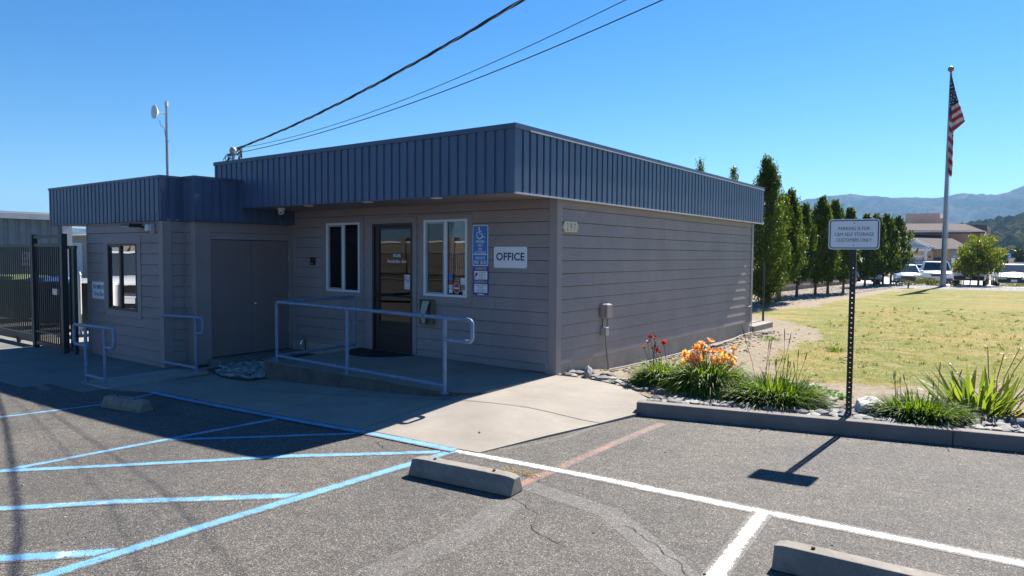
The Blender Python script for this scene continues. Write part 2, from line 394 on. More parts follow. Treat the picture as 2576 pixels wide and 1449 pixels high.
def lawn_mat():
    m, t, b = newmat('lawn_and_soil'); p = pos(t)
    a = t.nodes.new('ShaderNodeAttribute'); a.attribute_name = 'grassy'
    g = math_(t, 'ADD', a.outputs['Fac'], math_(t, 'MULTIPLY', math_(t, 'SUBTRACT', noi(t, p, 5, 6, .75), .5), 1.1))
    k = ramp(t, g, [(.42, (0,)*3), (.58, (1,)*3)]).outputs[0]
    soil = ramp(t, noi(t, p, 14, 6, .75), [(.3, (.15, .12, .09)), (.5, (.27, .225, .165)), (.72, (.4, .34, .255))]).outputs[0]
    dry = ramp(t, noi(t, p, 40, 4, .7), [(.3, (.2, .145, .045)), (.55, (.34, .255, .095)), (.8, (.46, .36, .17))]).outputs[0]
    grn = ramp(t, noi(t, p, 45, 4, .7), [(.3, (.07, .11, .02)), (.7, (.19, .23, .05))]).outputs[0]
    gg = ramp(t, noi(t, pos(t, (.7, 1.3, 1)), .5, 7, .72), [(.34, (0,)*3), (.55, (1,)*3)]).outputs[0]
    gr = mixc(t, math_(t, 'MULTIPLY', gg, .8), dry, grn)
    bare = ramp(t, noi(t, pos(t, (1, 1.6, 1)), 1.7, 8, .78), [(.5, (0,)*3), (.62, (1,)*3)]).outputs[0]; gr = mixc(t, math_(t, 'MULTIPLY', bare, .8), gr, (.34, .26, .15))
    gr = mixc(t, 1, gr, ramp(t, noi(t, pos(t, (1, 1.4, 1)), 9, 5, .75), [(.32, (.6,)*3), (.6, (1.15,)*3)]).outputs[0], 'MULTIPLY')
    t.links.new(mixc(t, k, soil, gr), b.inputs['Base Color']); b.inputs['Roughness'].default_value = .95; b.inputs['Specular IOR Level'].default_value = .1
    bump(t, noi(t, p, 30, 6, .75), .9, .03, b); return m
lawn.data.materials[0] = lawn_mat()
m_gravel = concrete('gravel', (.2, .19, .18), (.5, .48, .46))
def gravel_mat(name, lo, hi, sc):
    m, t, b = newmat(name); p = pos(t); cc = vor(t, p, sc, out=1); sp = t.nodes.new('ShaderNodeSeparateColor'); t.links.new(cc, sp.inputs[0])
    c = ramp(t, sp.outputs[0], [(0, lo), (1, hi)]).outputs[0]; d = vor(t, p, sc); c = mixc(t, 1, c, ramp(t, d, [(.3, (1,)*3), (.7, (.25,)*3)]).outputs[0], 'MULTIPLY')
    t.links.new(c, b.inputs['Base Color']); b.inputs['Roughness'].default_value = .9; bump(t, math_(t, 'MULTIPLY', d, -1), 1, .05, b); return m
mb = MB(); grid(mb, lin(-12, 70, 60), lambda x: lin(37.4, 43.6, 6), tz)
tag(mb.build('gravel_strip', gravel_mat('grey_gravel', (.12, .115, .12), (.5, .48, .47), 9)), kind='structure')
mb = MB(); grid(mb, lin(-120, 120, 40), lambda x: lin(43.6, 80, 24), tz)
tag(mb.build('parking_lot_far', concrete('pale_lot_surface', (.34, .33, .32), (.46, .45, .43), sa=.15)), kind='structure')
mb = MB(); P = []
grid(mb, [-6000, -900, -120, 120, 900, 6000], lambda x: [78, 150, 400, 6000], lambda x, y: -.66 - .001*max(0, y-78))
grid(mb, [-6000, -900, -59], lambda x: [-6000, -60, 60, 90], lambda x, y: -.66)
grid(mb, [59, 900, 6000], lambda x: [-6000, -60, 60, 90], lambda x, y: -.66)
grid(mb, [-900, 900], lambda x: [-6000, -59], lambda x, y: -.66)
tag(mb.build('far_ground', mat('dry_field', (.2, .17, .09), .95, var=.4, vs=.05)), kind='structure')

# walkway, landing, apron
def wz(x, y):
    a = ss(0, 1, 0) ; h19 = .1*max(0, min(1, (x+3.75)/3.75)); h0 = .138 if x > 0 else h19+.02
    base = 0
    if y < -3.25: base = 0
    elif y < -1.9: base = h19*(y+3.25)/1.35
    else: base = h19 + (h0-h19)*(y+1.9)/1.9
    if x > .6: base *= 1-.9*ss(.6, 1.7, x)*(.35+.65*(1-ss(-1.3, -.3, y)))
    return base + gz(x, y) + .006
mb = MB(); XW = [-5.6, -5.2, -4.9, -4.5, -4, -3.56, -3.1, -2.5, -2, -1.22, -.6, -.06, .4, .8, 1.03, 1.28, 1.45, 1.6, 1.74]
cols = [(x, [wl(x)+(wtop(x)-wl(x))*k/14 for k in range(15)]) for x in XW]
T = [[(x, y, wz(x, y)) for y in ys] for x, ys in cols]
for i in range(len(T)-1):
    for j in range(14): mb.face([T[i][j], T[i+1][j], T[i+1][j+1], T[i][j+1]])
for i in range(len(T)-1): a, b = T[i][0], T[i+1][0]; mb.face([(a[0], a[1], a[2]-.08), (b[0], b[1], b[2]-.08), b, a])
for i in range(len(T)-1): a, b = T[i+1][-1], T[i][-1]; mb.face([(a[0], a[1], a[2]-.12), (b[0], b[1], b[2]-.12), b, a])
tag(mb.build('concrete_walkway', m_conc), kind='structure')
mb = MB()
def joint(a, b, w=.006):
    a = Vector(a); b = Vector(b); d = (b-a).normalized(); n = Vector((-d.y, d.x))*w; K = 14
    for k in range(K):
        p = a+(b-a)*k/K; q = a+(b-a)*(k+1)/K
        mb.face([(c.x, c.y, wz(c.x, c.y)+.0035) for c in (p-n, q-n, q+n, p+n)])
joint((-3.3, -2.55), (-.25, -2.0)); joint((-.25, -2.0), (1.62, -1.62)); joint((-1.75, -3.4), (-1.75, -1.95)); joint((-.2, -3.25), (-.2, -.4))
tag(mb.build('walkway_joints', mat('dark_joint', (.07, .065, .06), .9)), kind='structure')  # joints drawn as thin dark strips on the concrete
def sz(x):
    a, b = .155, wz(0, -1.0)+.012
    return a if x < -1.3 else a+(b-a)*min(1, (x+1.3)/1.3)
mb = MB(); XS = [-3.86, -3, -2, -1.3, -.9, -.5, -.1, .0]
for i in range(len(XS)-1):
    a, b = XS[i], XS[i+1]
    ya = -1.9 if a < -.2 else -1.9+.4*(a+.2)/.2; yb = -1.9 if b < -.2 else -1.9+.4*(b+.2)/.2
    mb.face([(a, ya, sz(a)), (b, yb, sz(b)), (b, .02, sz(b)), (a, .02, sz(a))])
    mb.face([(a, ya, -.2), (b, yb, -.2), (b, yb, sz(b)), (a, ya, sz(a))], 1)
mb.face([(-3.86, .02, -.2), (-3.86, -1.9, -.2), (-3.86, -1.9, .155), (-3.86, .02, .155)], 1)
mb.face([(0, -1.5, -.1), (0, .02, -.1), (0, .02, sz(0)), (0, -1.5, sz(0))])
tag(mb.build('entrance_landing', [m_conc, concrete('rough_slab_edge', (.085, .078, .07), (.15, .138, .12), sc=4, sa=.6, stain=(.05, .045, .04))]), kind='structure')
mb = MB(); grid(mb, lin(-14, -6.1, 14)+[-5.95], lambda x: lin(-4.3 if x > -8 else -3.9, -2.1, 8), lambda x, y: gz(x, y)+.005)
grid(mb, lin(-5.95, -4.9, 4), lambda x: lin(-3.95, -1.95, 8), lambda x, y: gz(x, y)+.005)
tag(mb.build('concrete_apron', m_conc3), kind='structure')
mb = MB(); mb.hull8([(-5.75, -3.66, -.13), (-4.93, -3.66, -.13), (-4.86, -2.2, -.1), (-5.75, -2.24, -.13)], [(-5.75, -3.64, -.11), (-4.93, -3.64, -.093), (-4.86, -2.2, -.055), (-5.75, -2.24, -.1)])
tag(mb.build('concrete_ramp', m_conc2, bevel=.006), kind='structure')
mb = MB(); mb.box((-12.9, -2.12, -.2), (-9.0, 6, -.122)); tag(mb.build('yard_slab', m_conc2), kind='structure')
mb = MB(); mb.box((-5.79+.02, -1.7, -.14), (-5.36, -.05, -.01)); tag(mb.build('threshold_slab', m_conc3, bevel=.01), kind='structure')

# painted markings: ribbons that follow the ground
def ribbon(name, pts, wdt, material, dz=.002, label=None, zf=gz):
    mb = MB(); mb.uv = []; pts = [Vector(adj(*p)) for p in pts]; s = 0
    fine = []
    for a, b in zip(pts, pts[1:]):
        n = max(1, int((b-a).length/.25)); fine += [a+(b-a)*k/n for k in range(n)]
    fine.append(pts[-1]); L = []
    for k, p in enumerate(fine):
        d = (fine[min(k+1, len(fine)-1)]-fine[max(k-1, 0)]).normalized(); n = Vector((-d.y, d.x))
        j = .006*noise.noise((p.x*3, p.y*3, 1)); ww = wdt*1.18
        L.append((p+n*(ww/2+j), p-n*(ww/2-j)))
    for k in range(len(L)-1):
        ds = (fine[k+1]-fine[k]).length; a, b = L[k], L[k+1]
        mb.face([(c.x, c.y, zf(c.x, c.y)+dz*.45+.0004) for c in (a[1], b[1], b[0], a[0])]); mb.uv.append([(s, 0), (s+ds, 0), (s+ds, 1), (s, 1)]); s += ds
    return tag(mb.build(name, material), kind='structure')
WF = lambda x, y: gz(x, y)+.0065
ribbon('blue_line_edge', [(-3.60, -3.66), (-1.22, -3.475), (-.06, -3.34), (1.06, -3.265)], .12, m_blue, zf=WF)
ribbon('white_line_edge', [(1.06, -3.255), (2.2, -3.16), (3.73, -3.075), (5.2, -2.975), (9, -2.7), (16, -2.2)], .125, m_white, .003)
ribbon('blue_line_left_bay', [(-3.56, -3.62), (-3.38, -4.3), (-3.55, -5.2), (-3.9, -7)], .08, m_blue)
ribbon('blue_line_left_bay_b', [(-3.52, -5.1), (-3.62, -5.4)], .08, m_blue)
ribbon('blue_line_aisle', [(-1.22, -3.5), (-1.32, -4.6), (-1.42, -5.9), (-1.6, -8)], .10, m_blue, .0025)
ribbon('blue_line_hatch_first', [(-1.29, -4.63), (-.06, -3.36)], .085, m_blue, .003)
ribbon('blue_line_hatch_second', [(-1.42, -5.93), (.98, -3.37)], .105, m_blue, .0035)
ribbon('blue_line_hatch_third', [(-.9, -6.65), (-.45, -6.22), (.97, -4.78)], .115, m_bluew, .003)
ribbon('blue_line_hatch_fourth', [(-.5, -7.4), (.46, -6.5), (.92, -6.02)], .125, m_bluew, .003)
ribbon('blue_line_bay_side', [(1.05, -3.27), (.97, -4.7), (.92, -5.6), (.9, -6.45), (.9, -8)], .115, m_blue, .004)
ribbon('white_line_bay', [(3.72, -3.1), (3.76, -3.7), (3.80, -4.25), (3.9, -6)], .12, m_white, .0035)
ribbon('red_line_old', [(2.10, -1.16), (2.07, -2.2), (2.06, -3.75)], .095, m_red, .002)
ribbon('red_line_old_apron', [(-7.6, -4.15), (-6.2, -4.25), (-4.8, -4.4)], .12, m_red, .0065)
ribbon('red_line_old_apron_b', [(-6.6, -4.75), (-5.7, -4.35)], .07, m_red, .007)
ribbon('grey_line_old', [(1.95, -3.6), (2.9, -3.75), (3.7, -4.35), (3.9, -4.9)], .16, m_grey, .0015)
ribbon('grey_line_old_b', [(1.62, -1.3), (1.60, -2.3), (1.35, -3.0)], .05, m_grey, .0015)
ribbon('grey_line_old_c', [(2.2, -3.95), (2.35, -4.5), (2.3, -5.4)], .2, m_grey, .0015)
def crack(pts, w=.006, seed=0):
    rr = random.Random(seed); out = []
    for a, b in zip(pts, pts[1:]):
        a = Vector(a); b = Vector(b); n = max(2, int((b-a).length/.05))
        for k in range(n): p = a+(b-a)*k/n; out.append(p+Vector((rr.uniform(-1, 1), rr.uniform(-1, 1)))*.014)
    out.append(Vector(pts[-1])); mb = MB()
    for k in range(len(out)-1):
        d = (out[k+1]-out[k]).normalized(); n = Vector((-d.y, d.x))*w*(.5+rr.random())*.5
        mb.face([(c.x, c.y, gz(c.x, c.y)+.005) for c in (out[k]-n, out[k+1]-n, out[k+1]+n, out[k]+n)])
    return tag(mb.build('asphalt_crack', mat('crack_dark', (.04, .038, .036), .95)), kind='structure')
crack([(2.18, -3.92), (2.5, -4.05), (2.62, -4.3), (2.95, -4.4)], .005, 1); crack([(3.05, -3.85), (3.6, -4.2), (3.85, -4.55)], .004, 2)
crack([(.3, -3.5), (.55, -3.62), (1.0, -3.55)], .004, 3)

# kerb
mb = MB(); kd = Vector((1, .2464)).normalized(); kn = Vector((-kd.y, kd.x))
def kp(s, o, z): q = Vector((1.7, -.98))+kd*s+kn*o; return (q.x, q.y, z)
for s0, s1 in ((0, 3.0), (3.004, 6.0), (6.004, 9.0), (9.004, 16)):
    mb.hull8([kp(s0, 0, -.1), kp(s1, 0, -.1), kp(s1, .16, -.1), kp(s0, .16, -.1)], [kp(s0, .018, .142), kp(s1, .018, .142), kp(s1, .16, .142), kp(s0, .16, .142)])
tag(mb.build('concrete_kerb', m_kerb, bevel=.014), kind='structure')

# ------------------------------------------------------------------ office building
B = thing('office_building', 'low taupe clapboard office with ribbed blue-grey metal fascia and flat roof', 'building', (-3.2, 3.8, 0))
LAP = .178; LZ = .256
def siding(mb, fr, u0, u1, z0, z1, holes=(), phase=LZ, seed=1):
    """lap boards on plane fr (u along wall, v=z, n out)"""
    rr = random.Random(seed); k0 = math.floor((z0-phase)/LAP)-1; z = phase+k0*LAP; G_ = .007
    def prof(q, zz): return .021-.016*(q-zz)/LAP
    while z < z1:
        a0, b0 = max(z, z0), min(z+LAP, z1)
        if b0-a0 > .012:
            cutsx = []; c = u0+rr.uniform(.8, 3.6)
            while c < u1-.4: cutsx.append(c); c += 3.66
            zs = sorted({a0, b0} | {g for h in holes for g in h[2:] if a0 < g < b0})
            for a, b in zip(zs, zs[1:]):
                segs = [(u0, u1)]; m_ = (a+b)/2
                for (h0, h1, g0, g1) in holes:
                    if g0 < m_ < g1:
                        ns = []
                        for s0, s1 in segs:
                            if h1 <= s0 or h0 >= s1: ns.append((s0, s1)); continue
                            if h0 > s0: ns.append((s0, h0))
                            if h1 < s1: ns.append((h1, s1))
                        segs = ns
                top = b-G_ if b == b0 and b < z1 else b
                for s0, s1 in segs:
                    cs = [s0]+[c for c in cutsx if s0+.05 < c < s1-.05]+[s1]
                    for c0, c1 in zip(cs, cs[1:]):
                        e = .003 if c1 < s1 else 0; t0 = prof(a, z); t1 = prof(top, z)
                        mb.hull8([fr(c0, a, -.004), fr(c1-e, a, -.004), fr(c1-e, a, t0), fr(c0, a, t0)], [fr(c0, top, -.004), fr(c1-e, top, -.004), fr(c1-e, top, t1), fr(c0, top, t1)])
        z += LAP
FRF = Fr((0, 0, 0), (1, 0, 0), (0, 0, 1))                 # front: n = -y
FRS = Fr((0, 0, 0), (0, 1, 0), (0, 0, 1))                 # side: n = +x
XD = -5.79; PY = -2.231; XB = -6.107; XA = -8.87; PB = -1.86
W1 = (-4.797, -3.928, 1.094, 2.278); W2 = (-2.44, -1.556, 1.108, 2.28); DR = (-3.616, -2.686, .155, 2.244)
C1 = (-4.91, -3.835, 1.005, 2.35); C2 = (-2.55, -1.465, 1.005, 2.355); CD = (-3.79, -2.60, .155, 2.335)
# structural walls (hollow, with real openings)
mb = MB(); T_ = .14
def wallbox(u0, u1, z0, z1, fr): mb.box((u0, z0, -T_), (u1, z1, -.006), fr)
us = [XD-.1, W1[0], W1[1], DR[0], DR[1], W2[0], W2[1], -.02]
for i in range(7): wallbox(us[i], us[i+1], -.1, W1[2] if i in (1,) else (W2[2] if i == 5 else (.15 if i == 3 else 2.6)), FRF)
for h in (W1, W2, DR): wallbox(h[0], h[1], h[3], 2.6, FRF)
wallbox(.0, 8.25, .2, 2.6, FRS)
mb.box((XD-.1, 8.1, -.1), (0-.02, 8.24, 2.6)); mb.box((-6.44, -1.02, 3.1), (.03, 8.6, 3.2))
mb.build('wall', m_back, B)
mb = MB(); mb.box((-5.7, .6, .1), (-.2, 8.1, .14)); mb.build('inside_floor', mat('floor_covering', (.12, .1, .09), .8), B)
mb = MB(); mb.box((-5.7, 3.2, .14), (-.2, 3.3, 2.6)); mb.build('inside_partition', mat('inside_wall_paint', (.3, .27, .25), .8), B)
mb = MB()
siding(mb, FRF, XD+.115, -.1, .145, 2.518, [C1, C2, CD], seed=3)
siding(mb, FRS, .1, 8.12, LZ, 2.54, seed=5)
mb.build('siding', m_sid, B)
mb = MB()   # corner and edge trim boards
mb.box((-.1, -.028, sz(-.05)-.02), (.0281, .0, 2.518)); mb.box((0, .0005, .1), (.028, .1, 2.53)); mb.box((0, 8.12, .24), (.034, 8.25, 2.53))
mb.box((XD, -.1, .0), (XD+.022, -.026, 2.26)); mb.box((XD, -.0255, .0), (XD+.115, 0, 2.518))
mb.box((.0, .1, 2.44), (.02, 8.12, 2.53)); each(mb, 'corner_trim', m_trim, B, bevel=.003)
mb = MB(); mb.box((-.16, -.012, -.3), (-.0005, 8.22, LZ)); mb.box((XD, -.03, -.3), (-3.86, .0, .145)); mb.build('foundation', m_found, B)
# fascia: ribbed panels
def ribbed(mb, fr, u0, u1, v0, v1, pitch=.152, gw=.034, sl=.007, dp=.019, start=.09):
    prof = [(u0, 0)]; u = u0+start
    while u+gw+2*sl < u1-.02:
        prof += [(u, 0), (u+sl, -dp), (u+sl+gw, -dp), (u+2*sl+gw, 0)]; u += pitch
    prof.append((u1, 0))
    for (a, n0), (b, n1) in zip(prof, prof[1:]): mb.face([fr(a, v0, n0), fr(b, v0, n1), fr(b, v1, n1), fr(a, v1, n0)])
    screws = []
    return prof
ZT, ZB, OX, OY, XL, YF = 3.343, 2.518, .108, -1.106, -6.494, 8.66
fF = Fr((0, OY, 0), (1, 0, 0), (0, 0, 1)); fS = Fr((OX, 0, 0), (0, 1, 0), (0, 0, 1))
fB = Fr((0, YF, 0), (-1, 0, 0), (0, 0, 1)); fL = Fr((XL, 0, 0), (0, -1, 0), (0, 0, 1))
mb = MB(); CT = .062
ribbed(mb, fF, XL, OX, ZB, ZT-CT, start=.05); ribbed(mb, fS, OY, YF, ZB, ZT-CT, start=.14); ribbed(mb, fB, -OX, -XL, ZB, ZT-CT); ribbed(mb, fL, -YF, -OY, ZB, ZT-CT)
for f, a, b in ((fF, XL, OX), (fS, OY, YF), (fB, -OX, -XL), (fL, -YF, -OY)): mb.box((a+.03, ZB+.01, -.06), (b-.03, ZT-.04, -.03), f)
mb.build('main_fascia', m_metal, B)
mb = MB()   # screw heads
def screws(fr, u0, u1, vs, step=.304, off=.2):
    u = u0+off
    while u < u1-.05:
        for v in vs: mb.box((u-.005, v-.005, 0), (u+.005, v+.005, .004), fr)
        u += step
screws(fF, XL, OX, [ZB+.07]); screws(fS, OY, YF, [ZB+.07]); mb.build('fascia_screws', m_bronze, B)['kind'] = 'stuff'
mb = MB()
mb.box((XL-.015, OY-.015, ZT-CT), (OX+.015, OY+.12, ZT)); mb.box((OX-.12, OY+.12, ZT-CT), (OX+.015, YF+.015, ZT))
mb.box((XL-.015, OY+.12, ZT-CT), (XL+.12, YF+.015, ZT)); mb.box((XL+.12, YF-.12, ZT-CT), (OX-.12, YF+.015, ZT))
mb.box((OX-.1, 2.9, ZT-CT-.002), (OX+.018, 2.96, ZT+.004)); mb.box((OX-.1, 5.6, ZT-CT-.002), (OX+.018, 5.66, ZT+.004))
mb.build('coping', m_cap, B)
mb = MB(); mb.box((OX+.0155, OY+.3, ZT-CT-.006), (OX+.021, YF+.01, ZT-CT+.012)); mb.build('coping_edge', m_drip, B)  # strip added for the sunlit ledge line, its light put into the colour
mb = MB(); mb.box((OX-.02, OY+.01, ZB-.022), (OX+.016, YF+.01, ZB-.0005)); mb.build('drip_edge', m_drip, B)  # side drip edge, coloured pale as if catching the sun
mb = MB(); mb.box((XL+.03, OY+.004, ZB-.012), (OX-.021, OY+.03, ZB-.0005)); mb.build('front_drip_edge', m_cap, B)
mb = MB(); mb.box((XD+.01, OY+.035, ZB), (OX-.03, -.029, ZB+.02)); mb.box((.0285, -.026, ZB+.004), (OX-.03, YF-.04, ZB+.024)); mb.box((XL+.04, 8.26, ZB), (.0, YF-.04, ZB+.02)); mb.build('soffit', m_soffit, B)
for x, y in ((-4.17, -.86), (-2.73, -.91), (-1.34, -.93)):
    mb = MB(); f = Fr((x, y, ZB), (1, 0, 0), (0, -1, 0)); mb.lathe([(.085, 0), (.085, .008), (.07, .012), (.068, .004)], f, 24); L = mb.build('recessed_light', m_wpl, B)
# windows
def casing(o, w, parent, fr, wd=.0):
    mb = MB()
    mb.box((o[0], w[3], 0), (o[1], o[3], .028), fr); mb.box((o[0], o[2], 0), (o[1], w[2], .028), fr)
    mb.box((o[0], w[2], 0), (w[0], w[3], .0275), fr); mb.box((w[1], w[2], 0), (o[1], w[3], .0275), fr)
    return mb.build('window_casing', m_trim, parent, bevel=.003)
def ring(mb, a, b, c, d, t, n0, n1, fr):
    mb.box((a, c, n0), (b, c+t, n1), fr); mb.box((a, d-t, n0), (b, d, n1), fr); mb.box((a, c+t, n0), (a+t, d-t, n1), fr); mb.box((b-t, c+t, n0), (b, d-t, n1), fr)
def window(w, cs, fr, name, fm, sm, gm, blinds=True, mid=.5, clutter=False):
    a, b, c, d = w; wn = bpy.data.objects.new(name, None); C.objects.link(wn); wn.parent = B; wn.location = fr(a, c) - B.location
    wn.empty_display_size = .1
    def bld(mb, nm, m, **k): return mb.build(nm, m, wn, **k)
    mb = MB(); ring(mb, a, b, c, d, .035, -.03, .034, fr); bld(mb, 'window_frame', fm, bevel=.003)
    mx = a+(b-a)*mid; mb = MB(); mb.box((mx-.025, c+.035, -.02), (mx+.025, d-.035, .02), fr); bld(mb, 'mullion', fm, bevel=.003)
    mb = MB(); ring(mb, a+.035, mx-.025, c+.035, d-.035, .028, -.012, .012, fr); bld(mb, 'screen_frame', sm)
    mb = MB(); mb.box((a+.06, c+.06, -.004), (mx-.05, d-.06, -.001), fr); bld(mb, 'pane', gm)
    mb = MB(); mb.box((mx+.025, c+.035, -.010), (b-.035, d-.035, -.007), fr); bld(mb, 'pane', gm)
    if blinds:
        mb = MB(); z = c+.05
        while z < d-.04:
            mb.hull8([fr(a+.04, z, -.075), fr(b-.04, z, -.075), fr(b-.04, z+.004, -.05), fr(a+.04, z+.004, -.05)], [fr(a+.04, z+.0015, -.075), fr(b-.04, z+.0015, -.075), fr(b-.04, z+.0055, -.05), fr(a+.04, z+.0055, -.05)]); z += .021
        bld(mb, 'blind', m_blind)
    return wn
casing(C1, W1, B, FRF); casing(C2, W2, B, FRF)
win1 = window(W1, C1, FRF, 'window', m_wframe, m_screen, m_glass)
win2 = window(W2, C2, FRF, 'window', m_wframe, m_screen, m_glass)
# stickers in the right window and door
def part(mb, nm, m, parent, **k): return mb.build(nm, m, parent, **k)
mb = MB(); ms = [m_signw, m_signb, m_red2, m_green2, m_inkp, m_signd]
x0 = -1.9; 
mb.box((-1.935, 1.36, .0005), (-1.865, 1.46, .002), FRF, 1); mb.box((-1.935, 1.30, .0005), (-1.865, 1.352, .002), FRF, 2); mb.box((-1.935, 1.235, .0005), (-1.865, 1.292, .002), FRF, 0); mb.box((-1.935, 1.165, .0005), (-1.865, 1.228, .002), FRF, 0)
mb.box((-1.66, 1.15, .0005), (-1.60, 1.22, .002), FRF, 0); mb.box((-1.66, 1.225, .0005), (-1.60, 1.29, .002), FRF, 3); mb.box((-1.70, 1.3, .0005), (-1.60, 1.4, .002), FRF, 0)
oct_ = [(-1.78+.07*math.cos(R(22.5+45*k)), 1.245+.085*math.sin(R(22.5+45*k))) for k in range(8)]; mb.prism(oct_, FRF, .0005, .002, 0)
oct2 = [(-1.78+.062*math.cos(R(22.5+45*k)), 1.245+.077*math.sin(R(22.5+45*k))) for k in range(8)]; mb.prism(oct2, FRF, .002, .003, 2)
text_faces(mb, 'VISA', FRF, .02, -1.9, 1.262, n=.003, width=.05, m=1); mb.box((-1.83, 1.235, .003), (-1.73, 1.255, .0035), FRF, 0)
mb.build('window_stickers', ms, win2)
# glazed entrance door
dn = bpy.data.objects.new('glazed_door', None); C.objects.link(dn); dn.parent = B; dn.location = Vector((-3.15, 0, .155))-B.location
a, b, c, d = DR
mb = MB(); ring(mb, a, b, c-.05, d, .045, -.05, .03, FRF); mb.build('door_frame', m_bronze, dn, bevel=.002)
mb = MB(); mb.box((a+.048, c+.01, -.04), (-3.47, d-.05, .005), FRF); mb.box((-2.745, c+.01, -.04), (b-.048, d-.05, .005), FRF)
mb.box((-3.47, 2.15, -.04), (-2.745, d-.05, .005), FRF); mb.box((-3.47, c+.01, -.04), (-2.745, .42, .005), FRF); mb.box((-3.47, .42, -.035), (-2.745, .655, -.002), FRF)
mb.build('door_leaf', m_bronze, dn, bevel=.002)
mb = MB(); mb.box((-3.47, .655, -.02), (-2.745, 2.15, -.014), FRF); pane = mb.build('door_pane', m_dglass, dn)
mb = MB(); mb.tube([FRF(-3.54, 1.075, .03), FRF(-2.72, 1.065, .03)], .011, 8); mb.box((-3.57, 1.05, .004), (-3.54, 1.1, .035), FRF); mb.box((-2.735, 1.04, .004), (-2.71, 1.09, .035), FRF); mb.build('push_bar', m_bronze, dn, smooth=True)
mb = MB(); mb.tube([FRF(-3.46, 1.13, -.06), FRF(-2.74, 1.12, -.06)], .02, 8); mb.build('inner_bar', m_dkpl, dn)
mb = MB(); text_faces(mb, 'HOURS', FRF, .05, -3.075, 1.728, n=-.0125, width=.17, bold=.02); text_faces(mb, 'Mon-Sat 8am -5pm', FRF, .046, -3.075, 1.635, n=-.0125, width=.43, bold=.02); mb.build('door_lettering', m_inkw, dn)
mb = MB(); mb.box((-2.90, 1.19, -.0135), (-2.78, 1.42, -.012), FRF, 0)
for k in range(24):
    t0, t1 = 2*math.pi*k/24, 2*math.pi*(k+1)/24
    mb.face([FRF(-2.84+r*math.cos(t), 1.34+r*1.15*math.sin(t), -.0115) for r, t in ((.05, t0), (.05, t1), (.04, t1), (.04, t0))], 1)
mb.face([FRF(-2.875, 1.378, -.011), FRF(-2.868, 1.386, -.011), FRF(-2.805, 1.302, -.011), FRF(-2.812, 1.294, -.011)], 1)
mb.box((-2.865, 1.328, -.0119), (-2.815, 1.342, -.0116), FRF, 2)
text_faces(mb, 'NO', FRF, .022, -2.86, 1.248, n=-.0115, width=.04, m=1); text_faces(mb, 'SMOKING', FRF, .02, -2.84, 1.212, n=-.0115, width=.09, m=1)
mb.build('door_sticker', [m_signw, m_red2, m_ink], dn)
mb = MB()
mb.box((CD[0], DR[3], 0), (CD[1], CD[3], .028), FRF); mb.box((CD[0], .155, 0), (DR[0], DR[3], .0275), FRF); mb.box((DR[1], .155, 0), (CD[1], DR[3], .0275), FRF); mb.build('door_casing', m_trim, B, bevel=.003)
mb = MB(); mb.box((DR[0]-.02, .15, -.02), (DR[1]+.02, .168, .06), FRF); mb.build('door_threshold', m_alu, B)

# ---- payment wing (projects forward at the left)
PZ = -.133; PT, PBm = 2.990, 2.262
FP = Fr((0, PY, 0), (1, 0, 0), (0, 0, 1)); FQ = Fr((XB, 0, 0), (0, 1, 0), (0, 0, 1)); FR2 = Fr((0, PB, 0), (1, 0, 0), (0, 0, 1)); FD = Fr((XD, 0, 0), (0, 1, 0), (0, 0, 1))
PW = (-8.03, -6.965, .735, 1.895); PC = (-8.2, -6.83, .62, 2.01)
mb = MB()
for u0, u1, z0, z1 in ((XA, PW[0], -.2, 2.5), (PW[1], XB-.02, -.2, 2.5), (PW[0], PW[1], -.2, PW[2]), (PW[0], PW[1], PW[3], 2.5)): mb.box((u0, z0, -T_), (u1, z1, -.006), FP)
mb.box((XB-.15, PY+.14, -.2), (XB-.006, PB+.1, 2.5)); mb.box((XB-.15, PB+.006, -.2), (XD-.006, PB+.14, 2.5)); mb.box((XD-.15, PB+.14, -.2), (XD-.006, -1.62, 2.5)); mb.box((XD-.15, -1.62, 2.0), (XD-.006, -.08, 2.5)); mb.box((XD-.15, -.08, -.2), (XD-.006, .1, 2.5))
mb.box((XA, PY+.14, -.2), (XA+.14, 3.8, 2.5)); mb.box((XA, 3.8, -.2), (-5.9, 3.94, 2.5)); mb.box((XA-1.5, PY+.05, 2.85), (XB-.05, -1.86, 2.93)); mb.box((XA-1.5, -1.86, 2.85), (XD-.04, 3.9, 2.93)); mb.box((XA+.14, -1.7, -.2), (XD-.2, -1.6, 2.5))
mb.build('wing_wall', m_back, B)
mb = MB(); siding(mb, FP, XA+.02, XB-.1, PZ, 2.258, [PC], phase=LZ+.05, seed=9); siding(mb, FQ, PY+.12, PB-.012, PZ, 2.258, phase=LZ+.05, seed=10); siding(mb, FR2, XB+.01, XD-.1, PZ, 2.258, phase=LZ+.05, seed=11)
fxa = Fr((XA, 0, 0), (0, -1, 0), (0, 0, 1)); siding(mb, fxa, -3.8, -PY-.02, PZ, 2.258, phase=LZ+.05, seed=12)
siding(mb, FD, -1.61, -.11, 2.09, 2.258, phase=LZ+.05, seed=13)
mb.build('wing_siding', m_sid, B)
mb = MB(); mb.box((XB-.1, PY-.028, PZ), (XB+.0281, PY, 2.258)); mb.box((XB, PY+.0005, PZ), (XB+.028, PY+.12, 2.258)); mb.box((XD-.1, PB-.028, PZ), (XD+.0281, PB, 2.258)); mb.box((XD, PB+.0005, PZ+.03), (XD+.022, -1.615, 2.258)); mb.box((XB+.001, PB-.03, PZ), (XB+.03, PB-.001, 2.258))
mb.box((XA-.02, PY-.024, PZ), (XA+.02, PY, 2.258)); mb.box((XD, -1.614, 1.975), (XD+.0235, -.101, 2.085)); each(mb, 'wing_trim', m_trim, B, bevel=.003)
casing(PC, PW, B, FP)
